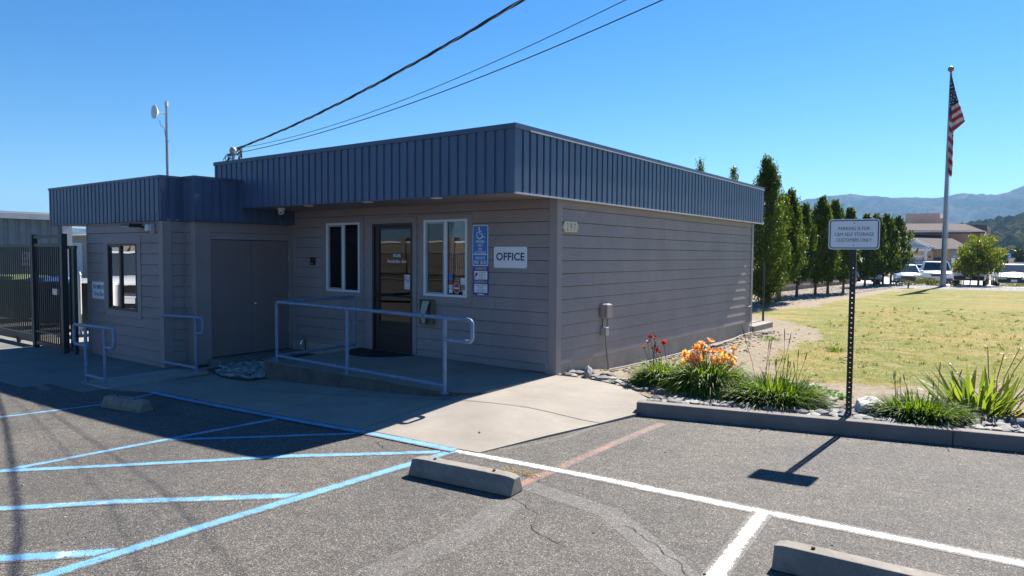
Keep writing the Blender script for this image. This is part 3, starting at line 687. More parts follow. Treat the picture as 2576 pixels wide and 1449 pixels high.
win3 = window(PW, PC, FP, 'window', m_bronze, m_bronze, m_mglass, True, .42)
# double service doors
mb = MB(); mb.box((-1.605, .0, -.02), (-.86, 1.965, .006), FD); l1 = mb.build('service_door', m_door2, B, bevel=.002)
mb = MB(); mb.box((-.855, .0, -.02), (-.105, 1.965, .006), FD); l2 = mb.build('service_door', m_door2, B, bevel=.002)
mb = MB(); f = Fr(FD(-.8, .86, .006), (0, 1, 0), (0, 0, 1)); mb.lathe([(.032, 0), (.032, .006), (.012, .01), (.012, .03), (.026, .04), (.028, .055), (.018, .066)], f, 16); mb.build('door_knob', m_chrome, l2, smooth=True)
for z in (.35, 1.0, 1.65):
    mb = MB(); mb.tube([FD(-.101, z-.05, .012), FD(-.101, z+.05, .012)], .007, 8); mb.build('hinge', m_galv, l2)
# wing fascia
fy = -2.285; fx = -6.075; fx2 = -5.685; fy2 = -1.93; xl = -10.45
mb = MB(); fA = Fr((0, fy, 0), (1, 0, 0), (0, 0, 1)); fBq = Fr((fx, 0, 0), (0, 1, 0), (0, 0, 1)); fC = Fr((0, fy2, 0), (1, 0, 0), (0, 0, 1)); fDq = Fr((fx2, 0, 0), (0, 1, 0), (0, 0, 1)); fE = Fr((xl, 0, 0), (0, -1, 0), (0, 0, 1))
ribbed(mb, fA, xl, fx, PBm, PT-.04, start=.05); ribbed(mb, fBq, fy, fy2, PBm, PT-.04, start=.1); ribbed(mb, fC, fx, fx2, PBm, PT-.04, start=.08, gw=.05); ribbed(mb, fDq, fy2, -.03, PBm, PT-.04, start=.12); ribbed(mb, fE, -3.9, -fy, PBm, PT-.04)
mb.box((xl+.03, PBm+.01, -.055), (fx-.03, PT-.03, -.03), fA)
mb.build('wing_fascia', m_metal, B)
mb = MB(); screws(fA, xl, fx, [PBm+.06]); mb.build('wing_fascia_screws', m_bronze, B)['kind'] = 'stuff'
mb = MB(); mb.box((xl-.012, fy-.012, PT-.04), (fx+.012, fy+.1, PT)); mb.box((fx-.1, fy+.1, PT-.04), (fx+.012, fy2-.012, PT)); mb.box((fx-.1, fy2-.012, PT-.04), (fx2+.012, fy2+.1, PT)); mb.box((fx2-.1, fy2+.1, PT-.04), (fx2+.012, OY+.06, PT)); mb.box((xl-.012, fy+.1, PT-.04), (xl+.1, 3.9, PT)); mb.build('wing_coping', m_cap, B)
mb = MB(); mb.prism([(-2.283, 2.94), (-2.283+.08, 2.95), (-2.283+.085, 2.82), (-2.283+.03, 2.72), (-2.283+.001, 2.80)], Fr((fx+.003, 0, 0), (0, 1, 0), (0, 0, 1)), 0, .012); mb.build('bent_flashing', m_cap, B)
mb = MB(); mb.box((xl+.03, fy+.03, PBm+.008), (XA-.02, 3.9, PBm+.03)); mb.box((XA, fy+.02, PBm+.008), (fx-.02, PY-.025, PBm+.03)); mb.build('wing_soffit', m_soffit, B)
mb = MB(); mb.box((XB+.03, fy+.05, PBm+.01), (fx-.02, fy2+.1, PBm+.03)); mb.tube([(XA, PY-.02, 2.215), (-6.65, PY-.02, 2.215)], .008, 6); mb.build('wiring_conduit', m_trim, B)

# ------------------------------------------------------------------ things on the building
def P_(mb, name, m, parent, **k): return mb.build(name, m, parent, **k)
# OFFICE sign
f = Fr((-.76, -.0215, 1.716), (1, 0, 0), (0, 0, 1))
t = thing('office_sign', 'white rectangular sign with dark blue lettering OFFICE on the siding', 'sign', f.O)
mb = MB(); mb.prism(rrect(.585, .30, .006), f, 0, .004); P_(mb, 'sign_panel', m_signw, t)
mb = MB(); text_faces(mb, 'OFFICE', f, .104, 0, .012, n=.0055, width=.50, bold=.022); P_(mb, 'lettering', m_ink, t)
for sx in (-1, 1):
    for sy in (-1, 1): mb = MB(); mb.lathe([(.006, .004), (.005, .007)], Fr(f(sx*.28, sy*.138), (1, 0, 0), (0, 0, 1)), 8); P_(mb, 'screw', m_bronze, t)
# accessible parking sign
def isa(mb, fr, s, n, m=None):
    """wheelchair symbol about one unit high, built from strokes"""
    def cap(p, q, r, k=10):
        p = Vector(p); q = Vector(q); d = (q-p).normalized(); nn = Vector((-d.y, d.x)); pts = []
        a0 = math.atan2(nn.y, nn.x)
        for j in range(k//2+1): a = a0+math.pi*j/(k//2); pts.append(p+Vector((math.cos(a), math.sin(a)))*r)
        for j in range(k//2+1): a = a0+math.pi+math.pi*j/(k//2); pts.append(q+Vector((math.cos(a), math.sin(a)))*r)
        mb.face([fr(c.x*s, c.y*s, n) for c in pts], m)
    cir = [(-.1+.085*math.cos(2*math.pi*j/14), .42+.085*math.sin(2*math.pi*j/14)) for j in range(14)]; mb.face([fr(x*s, y*s, n+.0002) for x, y in cir], m)
    cap((-.1, .28), (-.07, .0), .055); cap((-.09, .16), (.13, .15), .035); cap((-.07, -.02), (.17, -.03), .05); cap((.17, -.03), (.3, -.33), .045); cap((.3, -.33), (.40, -.28), .035)
    K = 20; prev = None
    for j in range(K+1):
        a = R(118+(350-118)*j/K); p = [(-.06+r*math.cos(a), -.14+r*math.sin(a)) for r in (.33, .25)]
        if prev: mb.face([fr(x*s, y*s, n-.0002) for x, y in (prev[0], p[0], p[1], prev[1])], m)
        prev = p
f = Fr((-1.308, -.0215, 1.885), (1, 0, 0), (0, 0, 1))
t = thing('accessible_parking_sign', 'tall blue and white van accessible parking sign with a minimum fine panel', 'sign', f.O)
mb = MB(); mb.prism(rrect(.294, .60, .03), f, 0, .003); P_(mb, 'sign_panel', m_signw, t)
mb = MB(); mb.prism(rrect(.268, .574, .022), f, .003, .0042); P_(mb, 'blue_field', m_signb, t)
mb = MB(); mb.box((-.134, -.137, .0042), (.134, -.128, .005), f); isa(mb, Fr(f(0, .178), (1, 0, 0), (0, 0, 1)), .185, .0052)
for s_, y_, w_ in (('PARKING', .057, .155), ('ONLY', .001, .092), ('VAN', -.053, .072), ('ACCESSIBLE', -.107, .215), ('MINIMUM', -.182, .175)): text_faces(mb, s_, f, .041, 0, y_, n=.0052, width=w_, bold=.012)
text_faces(mb, 'FINE', f, .048, -.072, -.245, n=.0052, width=.085, bold=.012); text_faces(mb, '$250', f, .048, .062, -.245, n=.0052, width=.11, bold=.012); P_(mb, 'lettering', m_inkw, t)
for y_ in (.215, -.225): mb = MB(); mb.lathe([(.009, .005), (.007, .01)], Fr(f(.005, y_), (1, 0, 0), (0, 0, 1)), 10); P_(mb, 'bolt', m_galv, t)
# warning sign
f = Fr((-1.295, -.0215, 1.372), (1, 0, 0), (0, 0, 1))
t = thing('surveillance_warning_sign', 'dark blue bilingual video surveillance warning sign directly below the van accessible sign', 'sign', f.O)
mb = MB(); mb.prism(rrect(.285, .42, .008), f, 0, .003); P_(mb, 'sign_panel', m_signd, t)
mb = MB(); mb.prism(rrect(.245, .128, .014, 0, .078), f, .003, .004); mb.prism(rrect(.245, .128, .014, 0, -.113), f, .003, .004); mb.box((-.055, -.207, .003), (.055, -.192, .004), f); P_(mb, 'white_field', m_signw, t)
mb = MB(); text_faces(mb, 'WARNING', f, .032, 0, .178, n=.0045, width=.215, bold=.025); text_faces(mb, 'ADVERTENCIA', f, .03, 0, -.016, n=.0045, width=.235, bold=.02); P_(mb, 'yellow_lettering', m_inky, t)
mb = MB()
for k, s_ in enumerate(('Audio & Video', 'Surveillance', 'On Duty', 'At All Times')): text_faces(mb, s_, f, .019, -.035, .122-.031*k, n=.0048, sx=.78, align='L')
for k, s_ in enumerate(('Camaras de Vigilancia', 'Grabando', 'Audio Y Video', 'Todo el Tiempo')): text_faces(mb, s_, f, .019, 0, -.068-.031*k, n=.0048, sx=.78)
mb.prism([(-.115, .055), (-.085, .062), (-.05, .108), (-.09, .115), (-.105, .085)], f, .004, .0046); mb.box((-.125, .035, .004), (-.09, .045, .0045), f); P_(mb, 'lettering', m_inkp, t)
# house number plaque
f = Fr((.0215, .303, 2.143), (0, 1, 0), (0, 0, 1))
t = thing('house_number_plaque', 'cream plaque numbered 297 on the side wall near the corner', 'plaque', f.O)
pl = [(-.165, -.073), (.165, -.073), (.165, -.045), (.19, -.03), (.2, 0), (.19, .03), (.165, .045), (.165, .073), (-.165, .073), (-.165, .045), (-.19, .03), (-.2, 0), (-.19, -.03), (-.165, -.045)]
mb = MB(); mb.prism(pl, f, 0, .018); P_(mb, 'plate', m_cream, t, bevel=.004)
mb = MB()
for ch, u in (('2', -.095), ('9', .0), ('7', .095)): text_faces(mb, ch, f, .10, u, .0, n=.0195, sx=.75)
for u in (-.165, .165): mb.lathe([(.006, .0185), (.005, .021)], Fr(f(u, 0), (0, 1, 0), (0, 0, 1)), 8)
P_(mb, 'numerals', mat('grey_numeral', (.13, .14, .13), .5), t)
# PAYMENT drop box sign
f = Fr((-8.425, PY-.0215, 1.055), (1, 0, 0), (0, 0, 1))
t = thing('payment_sign', 'white sign reading PAYMENT Drop Box beside the payment window', 'sign', f.O)
mb = MB(); mb.prism(rrect(.52, .31, .004), f, 0, .003); P_(mb, 'sign_panel', m_signw, t)
mb = MB(); text_faces(mb, 'PAYMENT', f, .075, .01, .06, n=.0045, width=.45, bold=.015); text_faces(mb, 'Drop Box', f, .07, .02, -.062, n=.0045, width=.38, bold=.015); P_(mb, 'lettering', m_ink, t)
# mail slot
mb = MB(); f = Fr((-8.33, PY-.0145, .70), (1, 0, 0), (0, 0, 1)); mb.prism(rrect(.34, .085, .006), f, 0, .02); mb.box((-.14, -.02, .02), (.14, .012, .026), f); mb.box((-.18, -.05, 0), (.18, -.04, .04), f)
tag(mb.build('payment_slot', m_trim, bevel=.002), 'taupe metal payment slot below the payment sign', 'mail slot')
# dome camera
f = Fr((-5.12, -.71, ZB-.001), (1, 0, 0), (0, -1, 0))      # n points down
f.n = Vector((0, 0, -1))
t = thing('dome_camera', 'small white dome security camera under the eave over the service doors', 'security camera', f.O)
mb = MB(); mb.lathe([(.06, 0), (.06, .02), (.05, .035), (.045, .05)], f, 20); P_(mb, 'camera_base', m_wpl, t, smooth=True)
mb = MB(); mb.lathe([(.044, .04), (.05, .065), (.045, .09), (.028, .108), (.008, .114)], f, 20); P_(mb, 'camera_ball', m_wpl, t, smooth=True)
for dx in (-.018, .018): mb = MB(); q = f.O+Vector((dx+.02, -.034, -.078)); dd = Vector((.35, -.85, -.4)).normalized(); mb.lathe([(.012, -.01), (.012, .012), (.009, .014)], Fr(q, dd.cross(Vector((0, 0, 1))), dd.cross(Vector((0, 0, 1))).cross(dd)*-1), 12); P_(mb, 'lens', m_dkpl, t)
# key reader
f = Fr((-5.165, -.0215, 1.61), (1, 0, 0), (0, 0, 1)); t = thing('card_reader', 'small black keypad reader with a red display left of the windows', 'keypad', f.O)
mb = MB(); mb.prism(rrect(.115, .14, .012), f, 0, .03); P_(mb, 'reader_case', m_dkpl, t, bevel=.004)
mb = MB(); mb.box((-.03, .02, .0305), (.03, .045, .032), f); P_(mb, 'display', mat('dark_red_display', (.2, .02, .01), .3), t)
mb = MB(); mb.box((-.025, -.05, .0305), (.02, -.035, .032), f); P_(mb, 'label_strip', m_grpl, t)
# brochure holder
f = Fr((-2.33, -.026, .86), (1, 0, 0), (0, 0, 1)); t = thing('brochure_holder', 'open clear box holding drooping pale papers below the right window', 'brochure holder', f.O)
mb = MB(); mb.box((-.13, -.19, 0), (.13, .19, .004), f); mb.box((-.13, -.19, .004), (-.126, .19, .075), f); mb.box((.126, -.19, .004), (.13, .19, .075), f); mb.box((-.13, .186, .004), (.13, .19, .09), f); mb.box((-.126, -.19, .004), (.126, -.186, .075), f)
P_(mb, 'holder_box', mat('olive_tinted_plastic', (.16, .155, .12), .25, spec=.6), t)
mb = MB(); pts = [(.17, .03), (.12, .045), (.02, .075), (-.06, .082), (-.15, .06), (-.18, .05)]
for k in range(len(pts)-1): (v0, n0), (v1, n1) = pts[k], pts[k+1]; mb.hull8([f(-.1, v0, n0), f(.05-.02*k, v0, n0+.004), f(.05-.02*k, v1, n1+.004), f(-.1, v1, n1)], [f(-.1, v0, n0+.01), f(.05-.02*k, v0, n0+.014), f(.05-.02*k, v1, n1+.014), f(-.1, v1, n1+.01)])
P_(mb, 'papers', mat('aged_paper', (.42, .45, .36), .8), t, smooth=True)
# floodlight and junction box on wing
f = Fr((-6.62, PY-.0215, 2.16), (1, 0, 0), (0, 0, 1)); t = thing('floodlight', 'black floodlight with a white lens on the payment wing under its fascia', 'floodlight', f.O)
mb = MB(); mb.tube([f(.02, .0, .0), f(-.02, .01, .09)], .018, 8); mb.box((-.05, -.03, .0), (.05, .03, .02), f); P_(mb, 'bracket', m_dkpl, t)
hd = Fr(f(-.12, .0, .14), (1, 0, .05), (.1, .35, 1)); 
mb = MB(); mb.hull8([f(-.30, .03, .08), f(-.02, .0, .06), f(-.02, .0, .27), f(-.30, .03, .29)], [f(-.27, .055, .09), f(-.0, .06, .06), f(-.0, .06, .27), f(-.27, .055, .28)]); P_(mb, 'lamp_housing', m_dkpl, t, bevel=.008)
mb = MB(); mb.hull8([f(-.275, .018, .10), f(-.06, -.008, .09), f(-.06, -.008, .25), f(-.275, .018, .27)], [f(-.275, .028, .10), f(-.06, -.001, .09), f(-.06, -.001, .25), f(-.275, .028, .27)]); P_(mb, 'lens', m_wpl, t)
f = Fr((-6.38, PY-.0215, 2.14), (1, 0, 0), (0, 0, 1)); t = thing('junction_box', 'white sensor box beside the black floodlight on the payment wing', 'sensor', f.O)
mb = MB(); mb.prism(rrect(.13, .15, .01), f, 0, .03); P_(mb, 'box', m_grpl, t, bevel=.004)
mb = MB(); mb.prism(rrect(.11, .11, .03, -.04, .01), f, .03, .10); P_(mb, 'sensor_head', m_wpl, t, bevel=.008)
# utility meter cabinet + conduit on side wall
f = Fr((.0215, 1.19, .82), (0, 1, 0), (0, 0, 1)); t = thing('utility_box', 'taupe painted telephone service box on the side wall with a pipe to the ground', 'utility box', (0.05, 1.2, .0))
mb = MB(); mb.box((-.02, -.0, 0), (.20, .21, .06), f); P_(mb, 'back_box', m_trim, t, bevel=.006)
mb = MB(); mb.prism(rrect(.16, .205, .02, .095, .1), f, .062, .105); P_(mb, 'cover', m_trim, t, bevel=.01)
mb = MB(); mb.box((.01, -.26, 0), (.10, -.14, .09), f, 0); P_(mb, 'junction_box', m_grpl, t, bevel=.003)
mb = MB(); mb.tube([f(.12, .0, .055), f(.12, -.14, .05)], .014, 8); mb.tube([f(.07, -.26, .05), f(.08, -.45, .06), f(.16, -.86, .07)], .014, 8); P_(mb, 'conduit', mat('dull_grey_conduit', (.19, .175, .17), .6), t, smooth=True)
mb = MB(); mb.tube([f(.02, .0, .02), f(.03, -.14, .02)], .006, 6); P_(mb, 'wire', m_cable, t)
# pipe at far corner and hose
mb = MB(); mb.tube(arcpath([(.045, 7.95, .60), (.075, 8.05, .62), (.075, 8.07, .2), (.07, 8.07, -.03)], .03), .011, 7); tag(mb.build('wall_pipe', m_grpl, smooth=True), 'thin grey pipe with a bent top at the far end of the side wall', 'pipe')
mb = MB(); hp = [(.03, .75, .06), (.05, 1.17, .02), (.06, 1.87, -.005), (.09, 2.6, -.01), (.13, 3.8, -.008), (.2, 5.4, -.006), (.17, 6.4, -.008), (.08, 7.2, .0), (.07, 8.03, -.0)]
mb.tube([Vector(p)+Vector((.04, 0, .018)) for p in hp], .013, 7); mb.tube([(.1, 8.03, .01), (.45, 8.3, .01)], .013, 7); tag(mb.build('irrigation_hose', mat('pale_grey_hose', (.2, .19, .175), .6), smooth=True), 'pale irrigation pipe lying along the foot of the side wall', 'hose')
mb = MB(); mb.box((.15, 5.2, -.01), (.3, 5.7, .025)); tag(mb.build('loose_paver', m_kerb, bevel=.01), 'small flat concrete piece beside the irrigation pipe', 'paver')
# faucet
t = thing('faucet', 'chrome hose faucet low on the wall behind the handrail', 'faucet', (-5.45, -.02, 0)); f = Fr((-5.38, -.03, .14), (1, 0, 0), (0, 0, 1))
mb = MB(); mb.tube(arcpath([f(0, -.16, .01), f(0, .05, .02), f(0, .06, .08), f(-.0, -.03, .12)], .03), .014, 8); P_(mb, 'spout', m_chrome, t, smooth=True)
mb = MB(); mb.tube([f(-.045, .1, .05), f(.045, .1, .05)], .008, 6); mb.tube([f(0, .05, .05), f(0, .1, .05)], .007, 6); P_(mb, 'handle', m_chrome, t)
# doormat
mb = MB(); pts = [(-2.62, -.06), (-3.9, -.06)] + [(-3.26-.64*math.cos(R(a)), -.06-.62*math.sin(R(a))) for a in range(5, 180, 7)]
mb.prism([(x, y) for x, y in pts], Fr((0, 0, 0), (1, 0, 0), (0, 1, 0)), .156, .168); tag(mb.build('doormat', m_black), 'black half-round doormat in front of the glass door', 'doormat')

# ------------------------------------------------------------------ mast, weatherhead, cables
t = thing('antenna_mast', 'grey roof mast with a small white dish above the payment wing', 'antenna', (-6.39, -2.0, 2.93))
mb = MB(); mb.tube([(-6.39, -2.0, 2.93), (-6.39, -2.0, 4.16)], .021, 10); P_(mb, 'mast', m_galv, t, smooth=True)
mb = MB(); mb.tube([(-6.39, -2.0, 4.155), (-6.39, -2.0, 4.235)], .028, 12); P_(mb, 'mast_cap', m_wpl, t)
dv = Vector((-.07, -1, .0)).normalized(); dx = dv.cross(Vector((0, 0, 1))); f = Fr((-6.56, -2.1, 4.07), dx, Vector((0, 0, 1))); f.n = dv
mb = MB(); mb.lathe([(.025, -.05), (.05, -.03), (.10, .0), (.115, .015), (.11, .024), (.06, .034), (.01, .038)], f, 24); P_(mb, 'dish', m_wpl, t, smooth=True)
mb = MB(); mb.tube([(-6.39, -2.0, 4.03), (-6.48, -2.03, 4.06)], .012, 7); P_(mb, 'dish_arm', m_wpl, t)
mb = MB(); mb.tube(arcpath([(-6.53, -2.04, 3.94), (-6.52, -2.04, 3.86), (-6.42, -2.02, 3.80), (-6.405, -2.02, 3.7), (-6.365, -2.02, 3.6), (-6.37, -2.03, 3.3), (-6.35, -2.02, 3.0)], .03), .005, 5); P_(mb, 'coax_cable', m_cable, t)
mb = MB(); mb.box((-6.415, -2.025, 3.585), (-6.365, -1.975, 3.6)); mb.box((-6.44, -2.05, 2.93), (-6.34, -1.95, 2.945)); P_(mb, 'bracket', m_galv, t)
t = thing('service_weatherhead', 'grey electrical weatherhead with looping wires above the main roof', 'weatherhead', (-6.88, -.5, 3.2))
mb = MB(); mb.tube([(-6.88, -.5, 3.2), (-6.88, -.5, 3.62)], .032, 10); P_(mb, 'conduit', m_galv, t, smooth=True)
mb = MB(); mb.lathe([(.055, 0), (.065, .02), (.06, .07), (.04, .1), (.01, .115)], Fr((-6.86, -.52, 3.61), (1, 0, 0), (0, 1, 0)), 16); mb.box((-7.0, -.56, 3.57), (-6.76, -.46, 3.6)); P_(mb, 'hood', m_grpl, t, smooth=True)
rr = random.Random(4)
for k in range(7):
    a = Vector((-6.84+rr.uniform(-.06, .06), -.55, 3.62-rr.random()*.12)); e = Vector((-6.6+rr.uniform(-.06, .05), -.6, 3.62-rr.random()*.1))
    sx = rr.choice((-1, 1, 1)); pts = [a, a+Vector((-.2*rr.random(), -.05, -.02-.1*rr.random())), a+Vector((.08*sx, -.06, -.26)), e+Vector((.0+.2*rr.random(), 0, -.18)), e+Vector((.18*rr.random(), 0, .04)), e]
    sp = []
    for i in range(len(pts)-1):
        p0 = pts[max(i-1, 0)]; p1 = pts[i]; p2 = pts[i+1]; p3 = pts[min(i+2, len(pts)-1)]
        for j in range(6):
            u = j/6; sp.append(.5*((2*p1)+(-p0+p2)*u+(2*p0-5*p1+4*p2-p3)*u*u+(-p0+3*p1-3*p2+p3)*u**3))
    mb = MB(); mb.tube(sp, .007, 5); P_(mb, 'wire', m_cable, t)
def para(A, B2, C3, n, ext):
    """parabola in z, straight in plan, through A (t=0), B2 and C3 (t=1), extended to t=ext"""
    A, B2, C3 = map(Vector, (A, B2, C3)); L = (C3-A).xy.length; tb = (B2-A).xy.length/L
    zb = B2.z-A.z; zc = C3.z-A.z; q = (zb-zc*tb)/(tb*tb-tb); l = zc-q
    return [Vector((A.x+(C3.x-A.x)*u, A.y+(C3.y-A.y)*u, A.z+l*u+q*u*u)) for u in [ext*k/n for k in range(n+1)]]
W0 = (-6.60, -.6, 3.66)
pth = para(W0, (-.9, -1.93, 3.975), (1.12, -2.39, 4.2), 260, 2.6)
t = thing('service_cable', 'thick twisted black service cable running up to the right from the weatherhead', 'cable', W0)
for ph in range(3):
    out = []; s = 0
    for k, p in enumerate(pth):
        if k: s += (p-pth[k-1]).length
        d = (pth[min(k+1, len(pth)-1)]-pth[max(k-1, 0)]).normalized(); a = d.cross(Vector((0, 0, 1))).normalized(); b_ = a.cross(d)
        th = 2*math.pi*s/.95+ph*2.094; out.append(p+(a*math.cos(th)+b_*math.sin(th))*.0105)
    mb = MB(); mb.tube(out, .0085 if ph < 2 else .006, 6); P_(mb, 'strand', m_cable if ph < 2 else m_galv, t, smooth=True)
mb = MB(); mb.tube(para(W0, (-1.9, -1.51, 3.64), (2.22, -2.35, 3.99), 60, 2.4), .0042, 5); tag(mb.build('drop_wire', m_cable), 'thinnest overhead wire, middle one of the three running from the roof', 'wire')
mb = MB(); mb.tube(para((-6.5, -.6, 3.58), (-2.3, -1.0, 3.69), (2.27, -1.72, 4.16), 60, 2.4), .0062, 5); tag(mb.build('drop_wire', m_cable), 'smooth black overhead wire, lowest of the three running from the roof', 'wire')

# ------------------------------------------------------------------ handrails
t = thing('entrance_handrail', 'long blue-grey pipe handrail around the entrance landing', 'handrail', (-2.1, -1.8, .155))
r = .0235; ya = -1.765; A_ = Vector((-3.75, ya, 1.035)); B_ = Vector((-2.1, -1.835, 1.03)); D_ = Vector((-.29, -1.915, 1.02))
dirx = (D_-A_).xy.normalized(); dz = Vector((dirx.x, dirx.y, 0))
mb = MB(); mb.tube(arcpath([Vector((-3.86, -.19, .156)), Vector((-3.86, -.19, 1.04)), A_+Vector((0, 0, .0))+Vector((0, .0, 0)), D_, D_+dz*.43+Vector((0, 0, 0)), D_+dz*.43+Vector((0, 0, -.25)), D_+Vector((0, 0, -.25))], .06), r, 10); P_(mb, 'top_rail', m_rail, t, smooth=True)
for q in (A_, B_, D_): mb = MB(); mb.tube([Vector((q.x, q.y, sz(q.x)-.01)), Vector((q.x, q.y, q.z-.005))], r, 10); P_(mb, 'post', m_rail, t, smooth=True)
mb = MB(); mb.tube([Vector((-3.86, -.19, .235)), Vector((A_.x, A_.y, .24)), Vector((D_.x, D_.y, .225))], r*.95, 10); P_(mb, 'bottom_rail', m_rail, t, smooth=True)
for q in (A_, B_, D_): mb = MB(); mb.lathe([(.05, 0), (.05, .008), (.03, .012)], Fr((q.x, q.y, sz(q.x)+.0005), (1, 0, 0), (0, 1, 0)), 16); P_(mb, 'base_plate', m_rail, t)
t = thing('ramp_handrail', 'short looped handrail standing free at the ramp, leftmost of the rails', 'handrail', (-5.35, -3.62, -.12))
za, zb = .70, .72; y = -3.62
mb = MB(); mb.tube(arcpath([(-5.55, y, .42), (-5.98, y, .42), (-5.98, y, za), (-4.72, y, zb), (-4.72, y, zb-.27), (-4.98, y, zb-.27)], .07), r, 10); P_(mb, 'top_rail', m_rail, t, smooth=True)
for x_ in (-5.6, -5.0): mb = MB(); mb.tube([(x_, y, -.14), (x_, y, .71)], r, 10); P_(mb, 'post', m_rail, t, smooth=True)
mb = MB(); mb.tube([(-5.6, y, -.0), (-5.0, y, .0)], r, 10); P_(mb, 'bottom_rail', m_rail, t, smooth=True)
t = thing('wing_handrail', 'short handrail with one post attached to the corner of the payment wing', 'handrail', (-5.03, -2.3, -.1))
mb = MB(); mb.tube(arcpath([(-6.09, -2.275, .735), (-4.83, -2.3, .77), (-4.83, -2.3, .53), (-5.03, -2.3, .53)], .06), r, 10); P_(mb, 'top_rail', m_rail, t, smooth=True)
mb = MB(); mb.tube([(-5.03, -2.3, -.12), (-5.03, -2.3, .76)], r, 10); P_(mb, 'post', m_rail, t, smooth=True)
mb = MB(); mb.tube([(-6.09, -2.28, -.02), (-5.03, -2.3, -.01)], r, 10); P_(mb, 'bottom_rail', m_rail, t, smooth=True)

# ------------------------------------------------------------------ wheel stops
def wheel_stop(L, label):
    t = thing('wheel_stop', label, 'wheel stop', (0, 0, 0), 'concrete wheel stops in the parking bays')
    sec = [(-.095, 0), (.095, 0), (.092, .05), (.052, .135), (-.052, .135), (-.092, .05)]
    mb = MB(); n = 14; fr0 = Fr((0, 0, 0), (0, 1, 0), (0, 0, 1))   # n = +x
    rr = random.Random(len(label)); rows = []
    us = [-L/2, -L/2+.05]+[-L/2+.1+(L-.2)*k/n for k in range(n+1)]+[L/2-.05, L/2]
    for u in us:
        e = L/2-abs(u); k = 1 if e > .06 else .80+.2*e/.06
        rows.append([Vector((u, a*(1 if b < .03 else k)+rr.uniform(-.0015, .0015), b*(1 if b < .03 else (k*.55+.45))+(rr.uniform(-.0015, .0015) if b else 0))) for a, b in sec])
    i0 = 0; 
    for rw in rows: mb.v += [tuple(p) for p in rw]
    for i in range(len(rows)-1):
        for j in range(6): q = (j+1) % 6; mb.f.append((i*6+j, (i+1)*6+j, (i+1)*6+q, i*6+q)); mb.m.append(0)
    mb.f.append(tuple(range(6))); mb.f.append(tuple(range((len(rows)-1)*6, len(rows)*6))[::-1]); mb.m += [0, 0]
    P_(mb, 'block', m_stop, t, bevel=.007)
    for sx in (-1, 1): mb = MB(); mb.tube([(sx*(L/2-.2), 0, .1), (sx*(L/2-.2), 0, .148)], .011, 8); P_(mb, 'anchor_pin', mat('rusty_pin', (.09, .05, .035), .8), t)
    return t
def put(t, x, y, z, rz): x, y = adj(x, y); t.location = (x, y, z+gz(x, y)); t.rotation_euler = (0, 0, rz)
ws = wheel_stop(.95, 'chipped sunlit wheel stop beside the blue line, near the middle'); put(ws, 1.69, -3.88, .0045, R(6))
w2 = wheel_stop(.72, 'pale short wheel stop lying in the shade at the left'); put(w2, -2.93, -4.28, .002, R(10))
w3 = wheel_stop(1.8, 'wheel stop cut off by the bottom right of the picture'); put(w3, 4.92, -3.83, .004, R(2))

# ------------------------------------------------------------------ parking sign on perforated post
rot = R(7.6); su = Vector((math.cos(rot), math.sin(rot), 0)); SP = Vector((3.70, -.20, .10))
t = thing('parking_sign', 'white customer parking sign with dark border on a black perforated post', 'sign post', SP)
f = Fr(SP, su, (0, 0, 1)); mb = MB(); hw = .027
# square tube with punched holes on the front and rear faces
Hh = 2.03; pit = .0508; nh = int(Hh/pit); hr = .0095
for sgn in (1, -1):
    for k in range(nh):
        z0 = k*pit; z1 = z0+pit; zc = (z0+z1)/2; K = 8
        sq = []
        for j in range(K): a = 2*math.pi*(j+.5)/K-.0; 
        outer = [(hw, z0), (hw, z1), (-hw, z1), (-hw, z0)]
        circ = [(hr*math.cos(R(-45-90*j)) if False else hr*math.cos(R(a)), zc+hr*math.sin(R(a))) for j, a in enumerate((-45, 0, 45, 90, 135, 180, 225, 270))]
        o8 = [(hw, z0), (hw, zc), (hw, z1), (0, z1), (-hw, z1), (-hw, zc), (-hw, z0), (0, z0)]
        for j in range(8):
            q = (j+1) % 8; mb.face([f(*o8[j], sgn*hw), f(*o8[q], sgn*hw), f(*circ[q], sgn*hw), f(*circ[j], sgn*hw)])
for sgn in (1, -1):
    mb.face([f(sgn*hw, 0, hw), f(sgn*hw, 0, -hw), f(sgn*hw, Hh, -hw), f(sgn*hw, Hh, hw)])
P_(mb, 'post', mat('black_green_post', (.012, .02, .02), .45), t)
cz = 1.987-.10; f2 = Fr(f(.0, cz, hw+.002), su, (0, 0, 1))
mb = MB(); mb.prism(rrect(.464, .305, .034), f2, 0, .003); P_(mb, 'sign_panel', m_signw, t)
def border(mb, w_, h_, r_, th, fr, n):
    a = rrect(w_, h_, r_); b_ = rrect(w_-2*th, h_-2*th, max(.002, r_-th))
    for j in range(len(a)): q = (j+1) % len(a); mb.face([fr(*a[j], n), fr(*a[q], n), fr(*b_[q], n), fr(*b_[j], n)])
mb = MB(); border(mb, .444, .285, .028, .0095, f2, .0042)
for s_, y_, w_ in (('PARKING IS FOR', .058, .285), ('C&M SELF STORAGE', 0, .355), ('CUSTOMERS ONLY', -.058, .320)): text_faces(mb, s_, f2, .033, -.0, y_, n=.0042, width=w_, bold=0)
P_(mb, 'lettering', m_inkp, t)
for y_ in (.112, -.108): mb = MB(); mb.lathe([(.008, .003), (.008, .006), (.004, .01)], Fr(f2(.0, y_), su, (0, 0, 1)), 10); P_(mb, 'bolt', m_galv, t)

